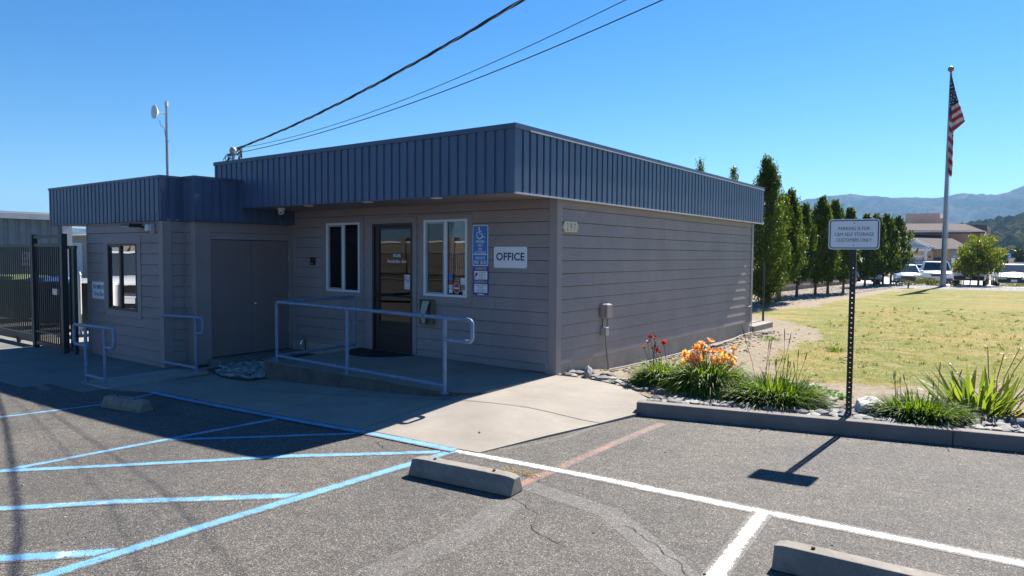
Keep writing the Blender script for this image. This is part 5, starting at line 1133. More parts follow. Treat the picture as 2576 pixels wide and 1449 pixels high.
# ------------------------------------------------------------------ trees
m_bark = mat('grey_bark', (.10, .08, .065), .9, var=.3, vs=10, bmp=.5, bs=30)
g_col = leafmat('hornbeam_leaf', [(.022, .05, .007), (.05, .092, .010), (.14, .175, .016)], .45, 1.2)
g_pale = leafmat('pale_leaf', [(.06, .10, .03), (.1, .15, .05), (.16, .2, .08)], .4, 2)
g_round = leafmat('maple_leaf', [(.05, .085, .012), (.09, .13, .015), (.17, .17, .02)], .5, 1.2)
def leaf(mb, c, s, rng, up=.6, m=0):
    n_ = Vector((rng.gauss(0, 1), rng.gauss(0, 1), rng.gauss(0, 1)*.7+.2)); n_.normalize(); u = n_.cross(Vector((rng.gauss(0, .5), rng.gauss(0, .5), 1))).normalized(); v = n_.cross(u); mb.face([c-v*s, c+u*s*.5, c+v*s*1.1, c-u*s*.5], m)
def columnar(px, pby, pty, pcb, hw, label, nl, ls, lean=0, name='columnar_tree', matl=None, loc=None, seed=0):
    rng = random.Random(int(px)+seed)
    if loc is None:
        d = ray(px, pby); tt = (0-CAM.z)/d.z
        for _ in range(5): p = CAM+d*tt; tt = (tz(p.x, min(p.y, 43))-CAM.z)/d.z
        p = CAM+d*tt
    else: p = Vector(loc)
    hw *= 1.95; nl = int(nl*2.3); ls *= 1.08; dist = (p-CAM).dot(F_); top = CAM.z + (ray(px, pty)*dist).z; zb = CAM.z + (ray(px, pcb)*dist).z; hwm = hw*dist/1750
    z0 = p.z
    t = thing(name, label, 'tree', p, 'columnar trees planted in a row behind the lawn')
    mb = MB(); mb.tube([p+Vector((0, 0, -.05)), p+Vector((.01, 0, (zb-z0)*.6)), p+Vector((lean*.3, 0, (zb-z0)+.3*(top-zb))), p+Vector((lean, 0, (zb-z0)+.8*(top-zb)))], [.075, .055, .04, .012], 8)
    for k in range(9):
        a = rng.random()*6.28; h0 = zb-z0+.05+rng.random()*.3*(top-zb); h1 = h0+.35*(top-zb); mb.tube([p+Vector((0, 0, h0)), p+Vector((math.cos(a)*hwm*.5, math.sin(a)*hwm*.5, (h0+h1)/2)), p+Vector((math.cos(a)*hwm*.7, math.sin(a)*hwm*.7, h1))], [.02, .014, .006], 5)
    P_(mb, 'trunk', m_bark, t)
    mb = MB(); H = top-zb; ncl = max(60, nl//28)
    def rad(h): return hwm*(min(1, (h/.16))**.6 if h < .16 else (.82+.18*math.sin(math.pi*min(1, (h-.1)/.6)) if h < .45 else max(.08, 1-((h-.45)/.56)**1.6)))
    for k in range(ncl):
        h = rng.random()**.92; a = rng.random()*6.283; q = rad(h)*(rng.random()**.42)*rng.uniform(.7, .98); wob = .16*hwm*noise.noise((h*5, px, 0))
        c = p+Vector((math.cos(a)*q+lean*h+wob, math.sin(a)*q, zb-z0+h*H)); ln = rng.uniform(.14, .30)*min(1.6, H/3); out = Vector((math.cos(a)*.28, math.sin(a)*.28, 1)).normalized()
        for j in range(28):
            u = rng.random(); leaf(mb, c+out*(u-.4)*ln*1.5+Vector((rng.gauss(0, 1), rng.gauss(0, 1), rng.gauss(0, .6)))*ln*.28*(1.15-u), ls*rng.uniform(.6, 1.15), rng)
    for k in range(16):        # upright shoots at the top
        a = rng.random()*6.283; q = hwm*.28*rng.random(); b0 = p+Vector((math.cos(a)*q+lean, math.sin(a)*q, zb-z0+H*rng.uniform(.82, .94))); L = rng.uniform(.15, .34)*H*.5
        for j in range(22): u = rng.random(); leaf(mb, b0+Vector((math.cos(a)*.1*u, math.sin(a)*.1*u, u*L))+Vector((rng.gauss(0, .025), rng.gauss(0, .025), 0)), ls*.8*(1.1-.5*u), rng)
    P_(mb, 'crown', matl or g_col, t); return t
ORD = ('nearest and tallest columnar tree, right behind the office corner', 'columnar tree second from the office, sunlit yellow-green, touching the nearest one', 'columnar tree third from the office, dark top behind the second one', 'columnar tree fourth from the office, slim and bright at its right edge', 'columnar tree fifth from the office, dark broad crown left of the parking sign', 'columnar tree sixth from the office, at the left edge of the parking sign', 'columnar tree seventh from the office, tip just above the parking sign', 'columnar tree eighth from the office, just right of the sign post', 'columnar tree ninth from the office, right of the sign post behind the sign', 'columnar tree tenth from the office, next to the last of the row', 'last columnar tree at the right end of the row, beside the parked cars')
TR = [(372, 375, 1330, 130, 1275, 108, 11500, .040), (478, 508, 1290, 425, 1150, 92, 7000, .048), (502, 590, 1280, 385, 1135, 98, 7000, .05), (648, 700, 1245, 500, 1115, 72, 4500, .055), (805, 832, 1230, 440, 1105, 108, 6500, .055),
      (910, 965, 1215, 470, 1105, 84, 5000, .06), (1042, 1090, 1210, 525, 1095, 62, 3200, .068), (1225, 1230, 1160, 570, 1065, 66, 3200, .075), (1305, 1300, 1155, 565, 1060, 60, 3000, .078), (1378, 1392, 1145, 566, 1045, 78, 3800, .08), (1445, 1490, 1135, 590, 1035, 96, 4600, .08)]
for (tp, cp, bb, tt_, cb, hh, nl, ls), lab in zip(TR, ORD):
    X_ = 1811.3+.2969*tp; dep = 1.76/((377.3+.2969*bb-640)/1750)
    columnar(X_, 377.3+.2969*bb, 377.3+.2969*tt_, 377.3+.2969*cb, .2969*hh, lab, nl, ls, lean=(cp-tp)*.2969*dep/1750)
mb = MB(); mb.tube([(-.30, 10.2, -.05), (-.30, 10.2, 1.6)], .028, 8); tag(mb.build('steel_post', m_gate), 'thin dark steel post standing behind the far end of the side wall', 'post')
mb = MB(); mb.hull8([(-.9, 8.6, -.06), (-.02, 8.6, -.06), (-.02, 10.1, -.06), (-.9, 10.1, -.06)], [(-.9, 8.6, .1), (-.02, 8.6, .1), (-.02, 10.1, .1), (-.9, 10.1, .1)]); tag(mb.build('rear_step', m_conc, bevel=.01), 'low concrete step at the rear corner of the office', 'step')
for px, top_, Y, lab in ((1757, 414, 12.5, 'pale leafy tree top peeking over the fascia, left one'), (1842, 433, 14.0, 'pale leafy tree top peeking over the fascia, next to the nearest columnar tree')):
    q = aty(px, 600, Y); columnar(px, 800, top_, 640, 14, lab, 900, .035, name='hidden_tree', matl=g_pale, loc=(q.x, Y, 0), seed=3)
# board fence behind the tree row
FA = Vector((-5.6, 13.5, -.05)); FBv = Vector((-4.1, 43, .0)); fd = (FBv-FA).normalized(); ff = Fr(FA, fd, (0, 0, 1))
Lf = (FBv-FA).length
t = thing('board_fence', 'low brown board fence with pale rails behind the tree row', 'fence', FA)
mb = MB(); x = 0
while x < Lf: mb.box((x, .30, 0), (x+.135, 1.05, .02), ff); x += .145
P_(mb, 'boards', mat('brown_boards', (.13, .1, .09), .8, var=.2, vs=6), t)
mb = MB(); mb.box((0, .22, -.03), (Lf, .30, .06), ff); P_(mb, 'rail', mat('weathered_rail', (.3, .26, .24), .8), t)
mb = MB(); mb.box((0, .0, .0), (Lf, .20, .05), ff); mb.box((0, .2, .0), (Lf*.6, .215, .09), ff); P_(mb, 'retaining_board', mat('retaining_timber', (.2, .16, .14), .85), t)
mb = MB()
for k in range(2600):
    u = rng.random(); y = 14+u*29; x = -5.4+1.5*(y-13.5)/29.5+rng.random()*3.2; s = rng.uniform(.02, .05); blob(mb, (x, y, tz(x, y)+s*.1), s*1.2, s, s*.6, rng, 1)
tag(mb.build('gravel_mulch', stone_mat('mulch_stone', (.16, .12, .1), (.33, .27, .23), (.55, .5, .46))), kind='stuff')

# round tree in front of the parked cars
p = atd(2461, 715, 43.5); p.z = tz(p.x, p.y); t = thing('round_tree', 'spreading round yellow-green tree in front of the parked off-road vehicle', 'tree', p)
mb = MB()
for dx, dy, r_ in ((0, 0, .07), (-.5, .1, .035), (-.9, 0, .03)): mb.tube([p+Vector((dx*.9, dy, -.1)), p+Vector((dx*.8, dy, .8)), p+Vector((dx*.3, dy, 1.6))], [r_, r_*.8, r_*.5], 7)
rng = random.Random(77)
cl = []
def at(px, py): return CAM+ray(px, py)*((p-CAM).dot(F_))
shape = [((2460, 640), 46, 24), ((2424, 668), 22, 16), ((2500, 662), 24, 20), ((2452, 608), 20, 13), ((2486, 606), 20, 12), ((2512, 634), 17, 12), ((2440, 682), 20, 8), ((2486, 682), 26, 9), ((2432, 630), 18, 13), ((2413, 672), 10, 12), ((2470, 660), 36, 20)]
for (c, rx, ry) in shape:
    n = int(rx*ry/8)
    for k in range(n):
        a = rng.random()*6.28; q = math.sqrt(rng.random()); b_ = at(c[0]+math.cos(a)*q*rx, c[1]+math.sin(a)*q*ry); cl.append(b_+Vector((0, rng.gauss(0, .7), 0)))
for k in range(14): mb.tube([p+Vector((0, 0, 1.0)), p.lerp(cl[k*9 % len(cl)], .5)+Vector((0, 0, .7)), cl[k*9 % len(cl)]], [.035, .022, .008], 5)
P_(mb, 'trunk', m_bark, t)
mb = MB()
for c in cl:
    for j in range(15): leaf(mb, c+Vector((rng.gauss(0, .12), rng.gauss(0, .12), rng.gauss(0, .09))), rng.uniform(.05, .09), rng)
P_(mb, 'crown', g_round, t)
def bush(name, label, px, py, w_, h_, d, n, matl, ls=.05):
    p = atd(px, py, d); p.z = tz(p.x, p.y); mb = MB(); rg = random.Random(int(px)); s = d/1750
    for k in range(n):
        a = rg.random()*6.28; q = math.sqrt(rg.random()); hh = h_*s*rg.random()*(1-.5*q*q); leaf(mb, p+Vector((math.cos(a)*q*w_*s, math.sin(a)*q*w_*s*.6, hh+.02)), ls*rg.uniform(.6, 1.2), rg)
    return tag(mb.build(name, matl), label, 'bush')
g_bush = leafmat('weedy_leaf', [(.07, .10, .03), (.14, .17, .05), (.3, .3, .15)], .35, 2)
bush('weedy_bush', 'weedy bush left of the flagpole, in front of the light blue hatchback', 2275, 712, 26, 21, 44, 700, g_bush)
bush('weedy_bush', 'weedy bush between the flagpole and the hatchback, nearer the pole', 2318, 712, 18, 25, 44, 600, g_bush)
bush('weedy_bush', 'green weedy bush touching the left side of the flagpole', 2350, 713, 17, 17, 43.5, 600, g_bush)
bush('weedy_bush', 'yellowish weeds beside the pickup, behind the round tree', 2408, 700, 12, 30, 52, 500, g_bush)
bush('weedy_bush', 'low dry weeds in front of the white sedan', 2545, 715, 28, 9, 43, 500, g_bush, .04)
bush('weedy_bush', 'low dry weeds under the round tree', 2405, 716, 12, 8, 43, 250, g_bush, .04)

# ------------------------------------------------------------------ flagpole and flag
fp = atd(2372, 718, 42); fp.z = tz(fp.x, fp.y); topz = CAM.z+(ray(2390, 188)*42).z
t = thing('flagpole', 'tall silver flagpole with a ball on top, standing in the gravel', 'flagpole', fp)
mb = MB(); mb.tube([fp, fp+Vector((0, 0, 4)), fp+Vector((0, 0, 8)), Vector((fp.x, fp.y, topz))], [.165, .135, .095, .05], 16); P_(mb, 'pole', m_alu, t, smooth=True)
mb = MB(); mb.tube([fp, fp+Vector((0, 0, .08))], [.27, .2], 18); P_(mb, 'base_collar', m_alu, t)
mb = MB(); blob(mb, (fp.x, fp.y, topz+.16), .17, .17, .17, random.Random(1), 3, 0); mb.tube([(fp.x, fp.y, topz-.02), (fp.x, fp.y, topz+.05)], .07, 10); P_(mb, 'ball_finial', mat('bronze_ball', (.25, .16, .1), .35, metal=.6), t, smooth=True)
mb = MB(); mb.tube([(fp.x+.11, fp.y-.06, topz-.05), (fp.x+.17, fp.y-.12, topz-5), (fp.x+.2, fp.y-.12, 1.4)], .008, 4); P_(mb, 'halyard', m_wpl, t)
S42 = 42/1750*.217                                    # metres per crop pixel of the study crop
def fl(cx, cy, n):                                     # flag outline measured on the cloth: u to the right of the pole, v from the ball down
    dd = Vector((1, .1, 0)).normalized(); lean = (cy-160)*.047
    return Vector((fp.x, fp.y, topz)) + dd*((cx-870+lean)*S42) + Vector((0, 0, -(cy-160)*S42)) + Vector((.1, -1, 0))*n
t = thing('draped_flag', 'limp flag of red and white stripes with a starred blue canton, hanging on the flagpole', 'flag', (fp.x+.1, fp.y-.1, topz-6.2))
Lp = [(180, 872, 876), (240, 866, 882), (300, 862, 896), (380, 858, 910), (440, 855, 922), (510, 852, 939), (560, 850, 955), (620, 848, 968), (690, 845, 988), (735, 843, 997), (780, 842, 950), (840, 840, 886), (870, 835, 882), (950, 832, 882), (1050, 832, 876), (1150, 832, 872), (1250, 830, 868), (1320, 828, 864), (1352, 845, 858)]
def edge(cy):
    for (a, l0, r0), (b, l1, r1) in zip(Lp, Lp[1:]):
        if cy <= b: k = (cy-a)/(b-a); return l0+(l1-l0)*k, r0+(r1-r0)*k
    return Lp[-1][1:]
NR, NC = 150, 18; mb = MB(); rows = []
for i in range(NR+1):
    cy = 180+(1352-180)*i/NR; l, r_ = edge(cy); row = []
    for j in range(NC+1):
        u = j/NC; cx = l+(r_-l)*u; row.append((cx, cy, fl(cx, cy, .14+.05*math.sin(u*9+cy*.012)+.03*math.sin(u*21-cy*.02))))
    rows.append(row)
for i in range(NR):
    for j in range(NC):
        a, b_, c_, d_ = rows[i][j], rows[i][j+1], rows[i+1][j+1], rows[i+1][j]; cx = (a[0]+c_[0])/2; cy = (a[1]+c_[1])/2
        if cx > 868+.0*(cy) and cy < 900:                       # front fold
            s_ = (cy+.62*(cx-870)); m = 0 if s_ < 560 else 1+int((s_-560)/46) % 2*1
            m = 0 if s_ < 560 else (1 if int((s_-560)/46) % 2 == 0 else 2)
        else:
            s_ = cy-1.3*(cx-845); m = 0 if s_ < 650 else (2 if int((s_-650)/62) % 2 == 0 else 1)
        mb.face([a[2], b_[2], c_[2], d_[2]], m)
fm = [mat('flag_blue', (.012, .018, .07), .8), mat('flag_white', (.62, .62, .62), .8), mat('flag_red', (.42, .02, .035), .8)]
fo = P_(mb, 'cloth', fm, t, smooth=True); so = fo.modifiers.new('s', 'SOLIDIFY'); so.thickness = .01
mb = MB(); rg = random.Random(2)
for cx, cy in ((872, 300), (869, 345), (885, 340), (877, 390), (903, 382), (896, 413), (893, 447), (888, 485), (922, 485), (865, 487), (884, 518), (860, 522), (857, 555), (905, 460), (868, 430), (868, 465)):
    pts = []
    for k in range(10): a = math.pi/2+k*math.pi/5; q = 9 if k % 2 == 0 else 3.8; pts.append(fl(cx+q*math.cos(a), cy-q*math.sin(a), .24))
    mb.face(pts)
P_(mb, 'stars', fm[1], t)
# spotlight at the pole, drop box
p = atd(2284, 721, 39.5); p.z = tz(p.x, p.y); t = thing('ground_spotlight', 'dark floodlight on a short stem in the gravel, aimed at the flag', 'floodlight', p)
mb = MB(); mb.tube([p, p+Vector((.06, 0, .35))], .04, 8); P_(mb, 'stem', m_dkpl, t)
mb = MB(); mb.hull8([p+Vector(q) for q in ((-.34, -.12, .55), (.36, -.12, .36), (.36, .2, .36), (-.34, .2, .55))], [p+Vector(q) for q in ((-.36, -.16, .72), (.30, -.16, .70), (.42, .24, .62), (-.36, .24, .72))]); P_(mb, 'lamp_head', mat('dark_bronze_box', (.06, .055, .055), .5), t, bevel=.03)
p = atd(2204, 708, 44); p.z = tz(p.x, p.y); t = thing('sign_pedestal', 'small pedestal with a slanted white panel between the tree trunks', 'information panel', p)
mb = MB(); mb.hull8([p+Vector(q) for q in ((-.35, 0, .35), (.35, 0, .35), (.35, .5, .5), (-.35, .5, .5))], [p+Vector(q) for q in ((-.45, -.1, .62), (.35, -.1, .45), (.35, .6, .78), (-.45, .6, .85))]); P_(mb, 'slanted_panel', m_signw, t)
mb = MB(); mb.box((p.x-.2, p.y+.1, p.z), (p.x+.2, p.y+.35, p.z+.5)); P_(mb, 'base', m_dkpl, t)

# ------------------------------------------------------------------ vehicles (front towards -Y)
m_carglass = mat('tinted_car_glass', (.03, .04, .05), .08, spec=.8); m_lens = mat('lamp_lens', (.6, .62, .65), .15, spec=.8); m_tail = mat('red_lamp_lens', (.35, .01, .01), .25)
def carpaint(name, col): 
    m, t_, b = newmat(name); b.inputs['Base Color'].default_value = col+(1,); b.inputs['Roughness'].default_value = .28; b.inputs['Coat Weight'].default_value = .7; b.inputs['Coat Roughness'].default_value = .05; return m
def vehicle(name, label, px, depth, rz, paintm, W=1.85, L=4.7, H=1.5, kind='sedan', lower=None, y0=715, cat='car', rear_view=False):
    g_ = atd(px, y0, depth); zz = tz(g_.x, g_.y); t = thing(name, label, cat, (0, 0, 0), 'vehicles parked beyond the gravel strip')
    hw = W/2; wheelr = .34 if kind in ('sedan', 'hatch') else .39
    if kind == 'jeep': wheelr = .43
    belt = {'sedan': .92, 'hatch': .95, 'suv': 1.08, 'pickup': 1.16, 'jeep': 1.2}[kind]; hood = {'sedan': .80, 'hatch': .88, 'suv': 1.0, 'pickup': 1.12, 'jeep': 1.1}[kind]; gc = .22 if kind in ('sedan', 'hatch') else .36
    st = [(-L/2, .52, hw*.80), (-L/2+.12, hood-.14, hw*.92), (-L/2+.45, hood-.03, hw*.985), (-L/2+1.1, hood+.02, hw), (-L/2+1.35, belt, hw), (L/2-1.0, belt, hw), (L/2-.25, belt-.02, hw*.97), (L/2-.03, belt-.12, hw*.92), (L/2, .6, hw*.86)]
    mb = MB(); rows = []
    for y, zt, wd in st:
        rows.append([Vector((x, y, z)) for x, z in ((-wd*.93, gc), (-wd, gc+.14), (-wd, zt-.22), (-wd*.965, zt-.06), (-wd*.86, zt), (0, zt+.025), (wd*.86, zt), (wd*.965, zt-.06), (wd, zt-.22), (wd, gc+.14), (wd*.93, gc))])
    for r_ in rows: mb.v += [tuple(q) for q in r_]
    for i in range(len(rows)-1):
        for j in range(11): q = (j+1) % 11; mb.f.append((i*11+j, i*11+q, (i+1)*11+q, (i+1)*11+j)); mb.m.append(0)
    mb.f.append(tuple(range(11))[::-1]); mb.f.append(tuple(range((len(rows)-1)*11, len(rows)*11))); mb.m += [0, 0]
    P_(mb, 'body', paintm, t, smooth=True, angle=50)
    ra = {'sedan': (-L/2+1.25, -L/2+2.1, L/2-1.7, L/2-.75), 'hatch': (-L/2+1.15, -L/2+1.95, L/2-.8, L/2-.2), 'suv': (-L/2+1.2, -L/2+1.9, L/2-.5, L/2-.12), 'pickup': (-L/2+1.45, -L/2+2.1, -L/2+3.55, -L/2+3.8), 'jeep': (-L/2+1.5, -L/2+1.75, L/2-.35, L/2-.25)}[kind]
    mb = MB(); a, b_, c_, d_ = ra
    mb.hull8([(-hw*.93, a, belt-.03), (hw*.93, a, belt-.03), (hw*.93, d_, belt-.03), (-hw*.93, d_, belt-.03)], [(-hw*.74, b_, H-.05), (hw*.74, b_, H-.05), (hw*.74, c_, H-.05), (-hw*.74, c_, H-.05)]); P_(mb, 'windows', m_carglass, t, bevel=.03)
    mb = MB(); mb.hull8([(-hw*.76, b_-.05, H-.06), (hw*.76, b_-.05, H-.06), (hw*.76, c_+.05, H-.06), (-hw*.76, c_+.05, H-.06)], [(-hw*.66, b_+.12, H), (hw*.66, b_+.12, H), (hw*.66, c_-.12, H), (-hw*.66, c_-.12, H)])
    for s_ in (-1, 1):
        for (y0_, y1_) in ((a, b_), (d_, c_), ((a+d_)/2, (b_+c_)/2)):
            mb.tube([(s_*hw*.94, y0_, belt-.02), (s_*hw*.75, y1_, H-.05)], .045, 6)
    P_(mb, 'roof', paintm if kind != 'jeep' else m_dkpl, t, smooth=True, angle=50)
    for s_ in (-1, 1):
        for y in (-L/2+.85, L/2-.95):
            wh = bpy.data.objects.new('wheel', None); C.objects.link(wh); wh.parent = t; wh.location = (s_*(hw-.11), y, wheelr); wh.empty_display_size = .1
            mb = MB(); mb.lathe([(wheelr*.6, -.11), (wheelr*.95, -.115), (wheelr, -.08), (wheelr, .08), (wheelr*.95, .115), (wheelr*.6, .11)], Fr((s_*(hw-.11), y, wheelr), (0, 1, 0), (0, 0, 1)), 20); P_(mb, 'tyre', m_tyre, wh, smooth=True)
            mb = MB(); f = Fr((s_*(hw-.11), y, wheelr), (0, s_, 0), (0, 0, 1)); mb.lathe([(wheelr*.6, .02), (wheelr*.58, .10), (wheelr*.3, .085), (wheelr*.12, .115), (.01, .12)], f, 10); P_(mb, 'rim', m_alu, wh)
        mb = MB(); mb.box((s_*(hw+.02), a+.15, belt), (s_*(hw+.2), a+.3, belt+.14)); P_(mb, 'mirror', paintm if kind != 'jeep' else m_dkpl, t, bevel=.02)
        mb = MB(); x0_, x1_ = sorted((s_*hw*.45, s_*hw*.86)); mb.box((x0_, -L/2+.0, hood-.26), (x1_, -L/2+.2, hood-.12)); P_(mb, 'headlight', m_lens, t, bevel=.02)
        mb = MB(); x0_, x1_ = sorted((s_*hw*.74, s_*hw*.95)); mb.box((x0_, L/2-.14, belt-.34), (x1_, L/2+.02, belt-.06)); P_(mb, 'tail_light', m_tail, t, bevel=.015)
    mb = MB(); mb.box((-hw*.42, -L/2-.03, hood-.36), (hw*.42, -L/2+.12, hood-.16)); P_(mb, 'grille', m_dkpl, t, bevel=.02)
    mb = MB(); mb.box((-hw*.88, -L/2-.05, gc+.04), (hw*.88, -L/2+.15, gc+.26)); P_(mb, 'front_bumper', lower or m_dkpl, t, bevel=.04)
    mb = MB(); mb.box((-hw*.88, L/2-.12, gc+.06), (hw*.88, L/2+.07, gc+.28)); P_(mb, 'rear_bumper', lower or m_dkpl, t, bevel=.04)
    mb = MB(); yy = (L/2+.075) if rear_view else (-L/2-.06); mb.box((-.16, yy-.01, gc+.1), (.16, yy+.01, gc+.25)); P_(mb, 'number_plate', m_signw, t)
    if kind == 'pickup':
        mb = MB(); mb.box((-hw*.8, -L/2+3.85, belt-.02), (hw*.8, L/2-.12, belt+.03)); P_(mb, 'cargo_bed', m_dkpl, t)
    if kind == 'jeep':
        mb = MB(); mb.lathe([(.2, .0), (.40, .02), (.43, .08), (.43, .2), (.38, .24), (.1, .24)], Fr((.0, L/2+.02, 1.02), (-1, 0, 0), (0, 0, 1)), 24); P_(mb, 'spare_wheel', m_tyre, t, smooth=True)
        for s_ in (-1, 1): mb = MB(); x0_, x1_ = sorted((s_*(hw-.28), s_*(hw+.02))); mb.box((x0_, L/2-1.5, .86), (x1_, L/2-.35, .93)); P_(mb, 'fender', m_dkpl, t, bevel=.03)
    t.location = (g_.x, g_.y, zz); t.rotation_euler = (0, 0, rz)
    return t
white = carpaint('white_car_paint', (.72, .73, .74)); pale = carpaint('pale_blue_car_paint', (.5, .62, .75)); dark = carpaint('dark_car_paint', (.03, .03, .035)); silver = carpaint('silver_car_paint', (.2, .23, .3))
vehicle('hatchback', 'pale blue hatchback facing the lawn, left of the white pickup', 2276, 54, R(14), pale, 1.8, 4.3, 1.52, 'hatch', silver)
vehicle('pickup_truck', 'white pickup truck facing the lawn, right behind the flagpole', 2352, 54, R(9), white, 2.02, 5.5, 1.86, 'pickup', dark, cat='truck')
vehicle('suv', 'silver car between the hatchback and the pickup, seen behind them', 2325, 63, R(185), silver, 1.9, 4.6, 1.72, 'suv', rear_view=True)
vehicle('off_road_vehicle', 'white and black off-road vehicle with a rear spare wheel under the round tree', 2442, 46.5, R(180), white, 1.88, 4.2, 1.8, 'jeep', rear_view=True)
vehicle('suv', 'white car partly hidden behind the white sedan at right', 2531, 54, R(4), white, 1.85, 4.6, 1.62, 'suv')
vehicle('sedan', 'white sedan facing the lawn, at the right edge', 2544, 46, R(4), white, 1.86, 4.9, 1.45, 'sedan')
vehicle('suv', 'dark car glimpsed between the trunks of the tree row', 2178, 58, R(20), dark, 1.85, 4.6, 1.7, 'suv')

# ------------------------------------------------------------------ far building
def c7(x, y): return 2138.4+x*.17363, 503.1+y*.17363
def Q(x, y, Y=85): return aty(*c7(x, y), Y)
m_stucco = mat('salmon_stucco', (.46, .30, .235), .9, var=.06, vs=.4); m_stucco2 = mat('tan_stucco', (.54, .40, .32), .9, var=.06, vs=.4)
def tile_mat():
    m, t_, b = newmat('grey_brown_roof_tiles'); p_ = pos(t_)
    br = t_.nodes.new('ShaderNodeTexBrick'); t_.links.new(pos(t_, (1, .9, 1)), br.inputs['Vector']); br.inputs['Color1'].default_value = (.10, .085, .078, 1); br.inputs['Color2'].default_value = (.15, .125, .115, 1); br.inputs['Mortar'].default_value = (.06, .05, .05, 1); br.inputs['Scale'].default_value = 3
    t_.links.new(br.outputs[0], b.inputs['Base Color']); b.inputs['Roughness'].default_value = .95; b.inputs['Specular IOR Level'].default_value = .1; return m
m_tile = tile_mat(); m_wtrim = mat('white_trim', (.62, .62, .62), .6)
BB = thing('stucco_building', 'two-storey salmon stucco building with tiled hip roofs beyond the parking lot', 'building', Q(1300, 1000))
BB.name = 'stucco_building'
def slab(name, pts, Y0, Y1, m, parent=BB):
    """solid outline standing at depth Y0..Y1, given by points of its front face"""
    mb = MB(); fr_ = [Q(x, y, Y0) for x, y in pts]; bk = [Vector((q.x, Y1, q.z)) for q in fr_]; mb.hull8(fr_, bk); return P_(mb, name, m, parent)
def roofp(name, front, back, m=m_tile):
    """a sloped roof: eave points at the front, ridge points at the back, thick underside"""
    a = [Q(x, y, Y) for x, y, Y in front]; b_ = [Q(x, y, Y) for x, y, Y in back]; mb = MB(); pts = a+b_[::-1]; mb.hull8([p_-Vector((0, 0, .25)) for p_ in pts], pts); return P_(mb, name, m, BB)
slab('lower_wall', [(700, 1010), (700, 700), (1200, 700), (1200, 1010)], 86.2, 96, m_stucco2)
slab('lower_wall', [(1200, 1010), (1200, 700), (1720, 700), (1720, 1010)], 87.2, 96, m_stucco2)
slab('upper_wall', [(700, 1010), (700, 440), (1745, 440), (1745, 1010)], 94, 108, m_stucco)
slab('upper_wall', [(1745, 1010), (1745, 440), (1945, 440), (1945, 1010)], 96, 108, m_stucco)
roofp('lower_roof', [(1000, 700, 85.5), (1760, 696, 85.5)], [(700, 500, 93.9), (1395, 514, 93.9)])
roofp('upper_roof', [(600, 466, 93), (1785, 458, 93)], [(600, 343, 101), (1490, 340, 101)])
roofp('upper_roof', [(1785, 455, 95), (1960, 452, 95)], [(1490, 345, 101), (1665, 345, 101)])
slab('roof_gable', [(1730, 350), (1985, 365), (1985, 460), (1950, 460)], 101, 112, m_tile)
slab('eave_fascia', [(700, 454), (700, 470), (1785, 462), (1785, 446)], 92.8, 92.98, m_wtrim)
slab('eave_fascia', [(1785, 448), (1785, 462), (1962, 462), (1962, 448)], 94.8, 94.98, m_wtrim)
slab('eave_fascia', [(1240, 694), (1240, 712), (1765, 712), (1765, 694)], 85.2, 85.4, m_wtrim)
slab('downpipe', [(1886, 462), (1902, 462), (1902, 1000), (1886, 1000)], 95.7, 95.95, m_wtrim)
slab('pediment', [(700, 690), (700, 480), (845, 550), (1172, 690)], 84.6, 84.9, mat('pale_pediment', (.45, .47, .5), .7))
slab('pediment_rake', [(800, 505), (800, 525), (1240, 712), (1250, 690)], 84.3, 84.55, m_wtrim)
slab('pediment_beam', [(700, 672), (700, 700), (1190, 700), (1190, 680)], 84.2, 84.5, m_wtrim)
slab('pergola_beam', [(700, 715), (1175, 715), (1150, 742), (700, 742)], 82.6, 82.9, m_wtrim)
for k in range(9): slab('rafter_tail', [(720+52*k, 703), (742+52*k, 703), (742+52*k, 716), (720+52*k, 716)], 82.3, 84.4, m_wtrim)
slab('column', [(1077, 742), (1106, 742), (1106, 1000), (1077, 1000)], 82.5, 82.9, m_wtrim); slab('column_capital', [(1070, 742), (1118, 742), (1112, 772), (1074, 772)], 82.4, 83, m_wtrim)
for x0, x1, y0_, y1_ in ((835, 930, 838, 930), (945, 1050, 828, 930)):
    slab('window_frame', [(x0, y0_), (x1, y0_), (x1, y1_), (x0, y1_)], 86.0, 86.15, m_wtrim); slab('window', [(x0+10, y0_+10), (x1-10, y0_+10), (x1-10, y1_-8), (x0+10, y1_-8)], 85.9, 86.0, m_carglass if x0 < 900 else mat('pale_blind', (.4, .43, .43), .6))
slab('window_header', [(835, 800), (1070, 800), (1070, 828), (835, 828)], 85.9, 86.19, m_wtrim)
slab('door_opening', [(1215, 835), (1390, 835), (1390, 1000), (1215, 1000)], 86.9, 87.19, m_dkpl)
slab('wall_lantern', [(1138, 810), (1162, 810), (1162, 838), (1138, 838)], 85.95, 86.15, m_dkpl)
slab('rooftop_screen', [(805, 350), (805, 200), (1305, 190), (1305, 350)], 103, 112, mat('tan_roof_screen', (.62, .44, .35), .9)); slab('rooftop_screen', [(1306, 350), (1306, 264), (1345, 264), (1345, 350)], 103, 112, m_stucco2)
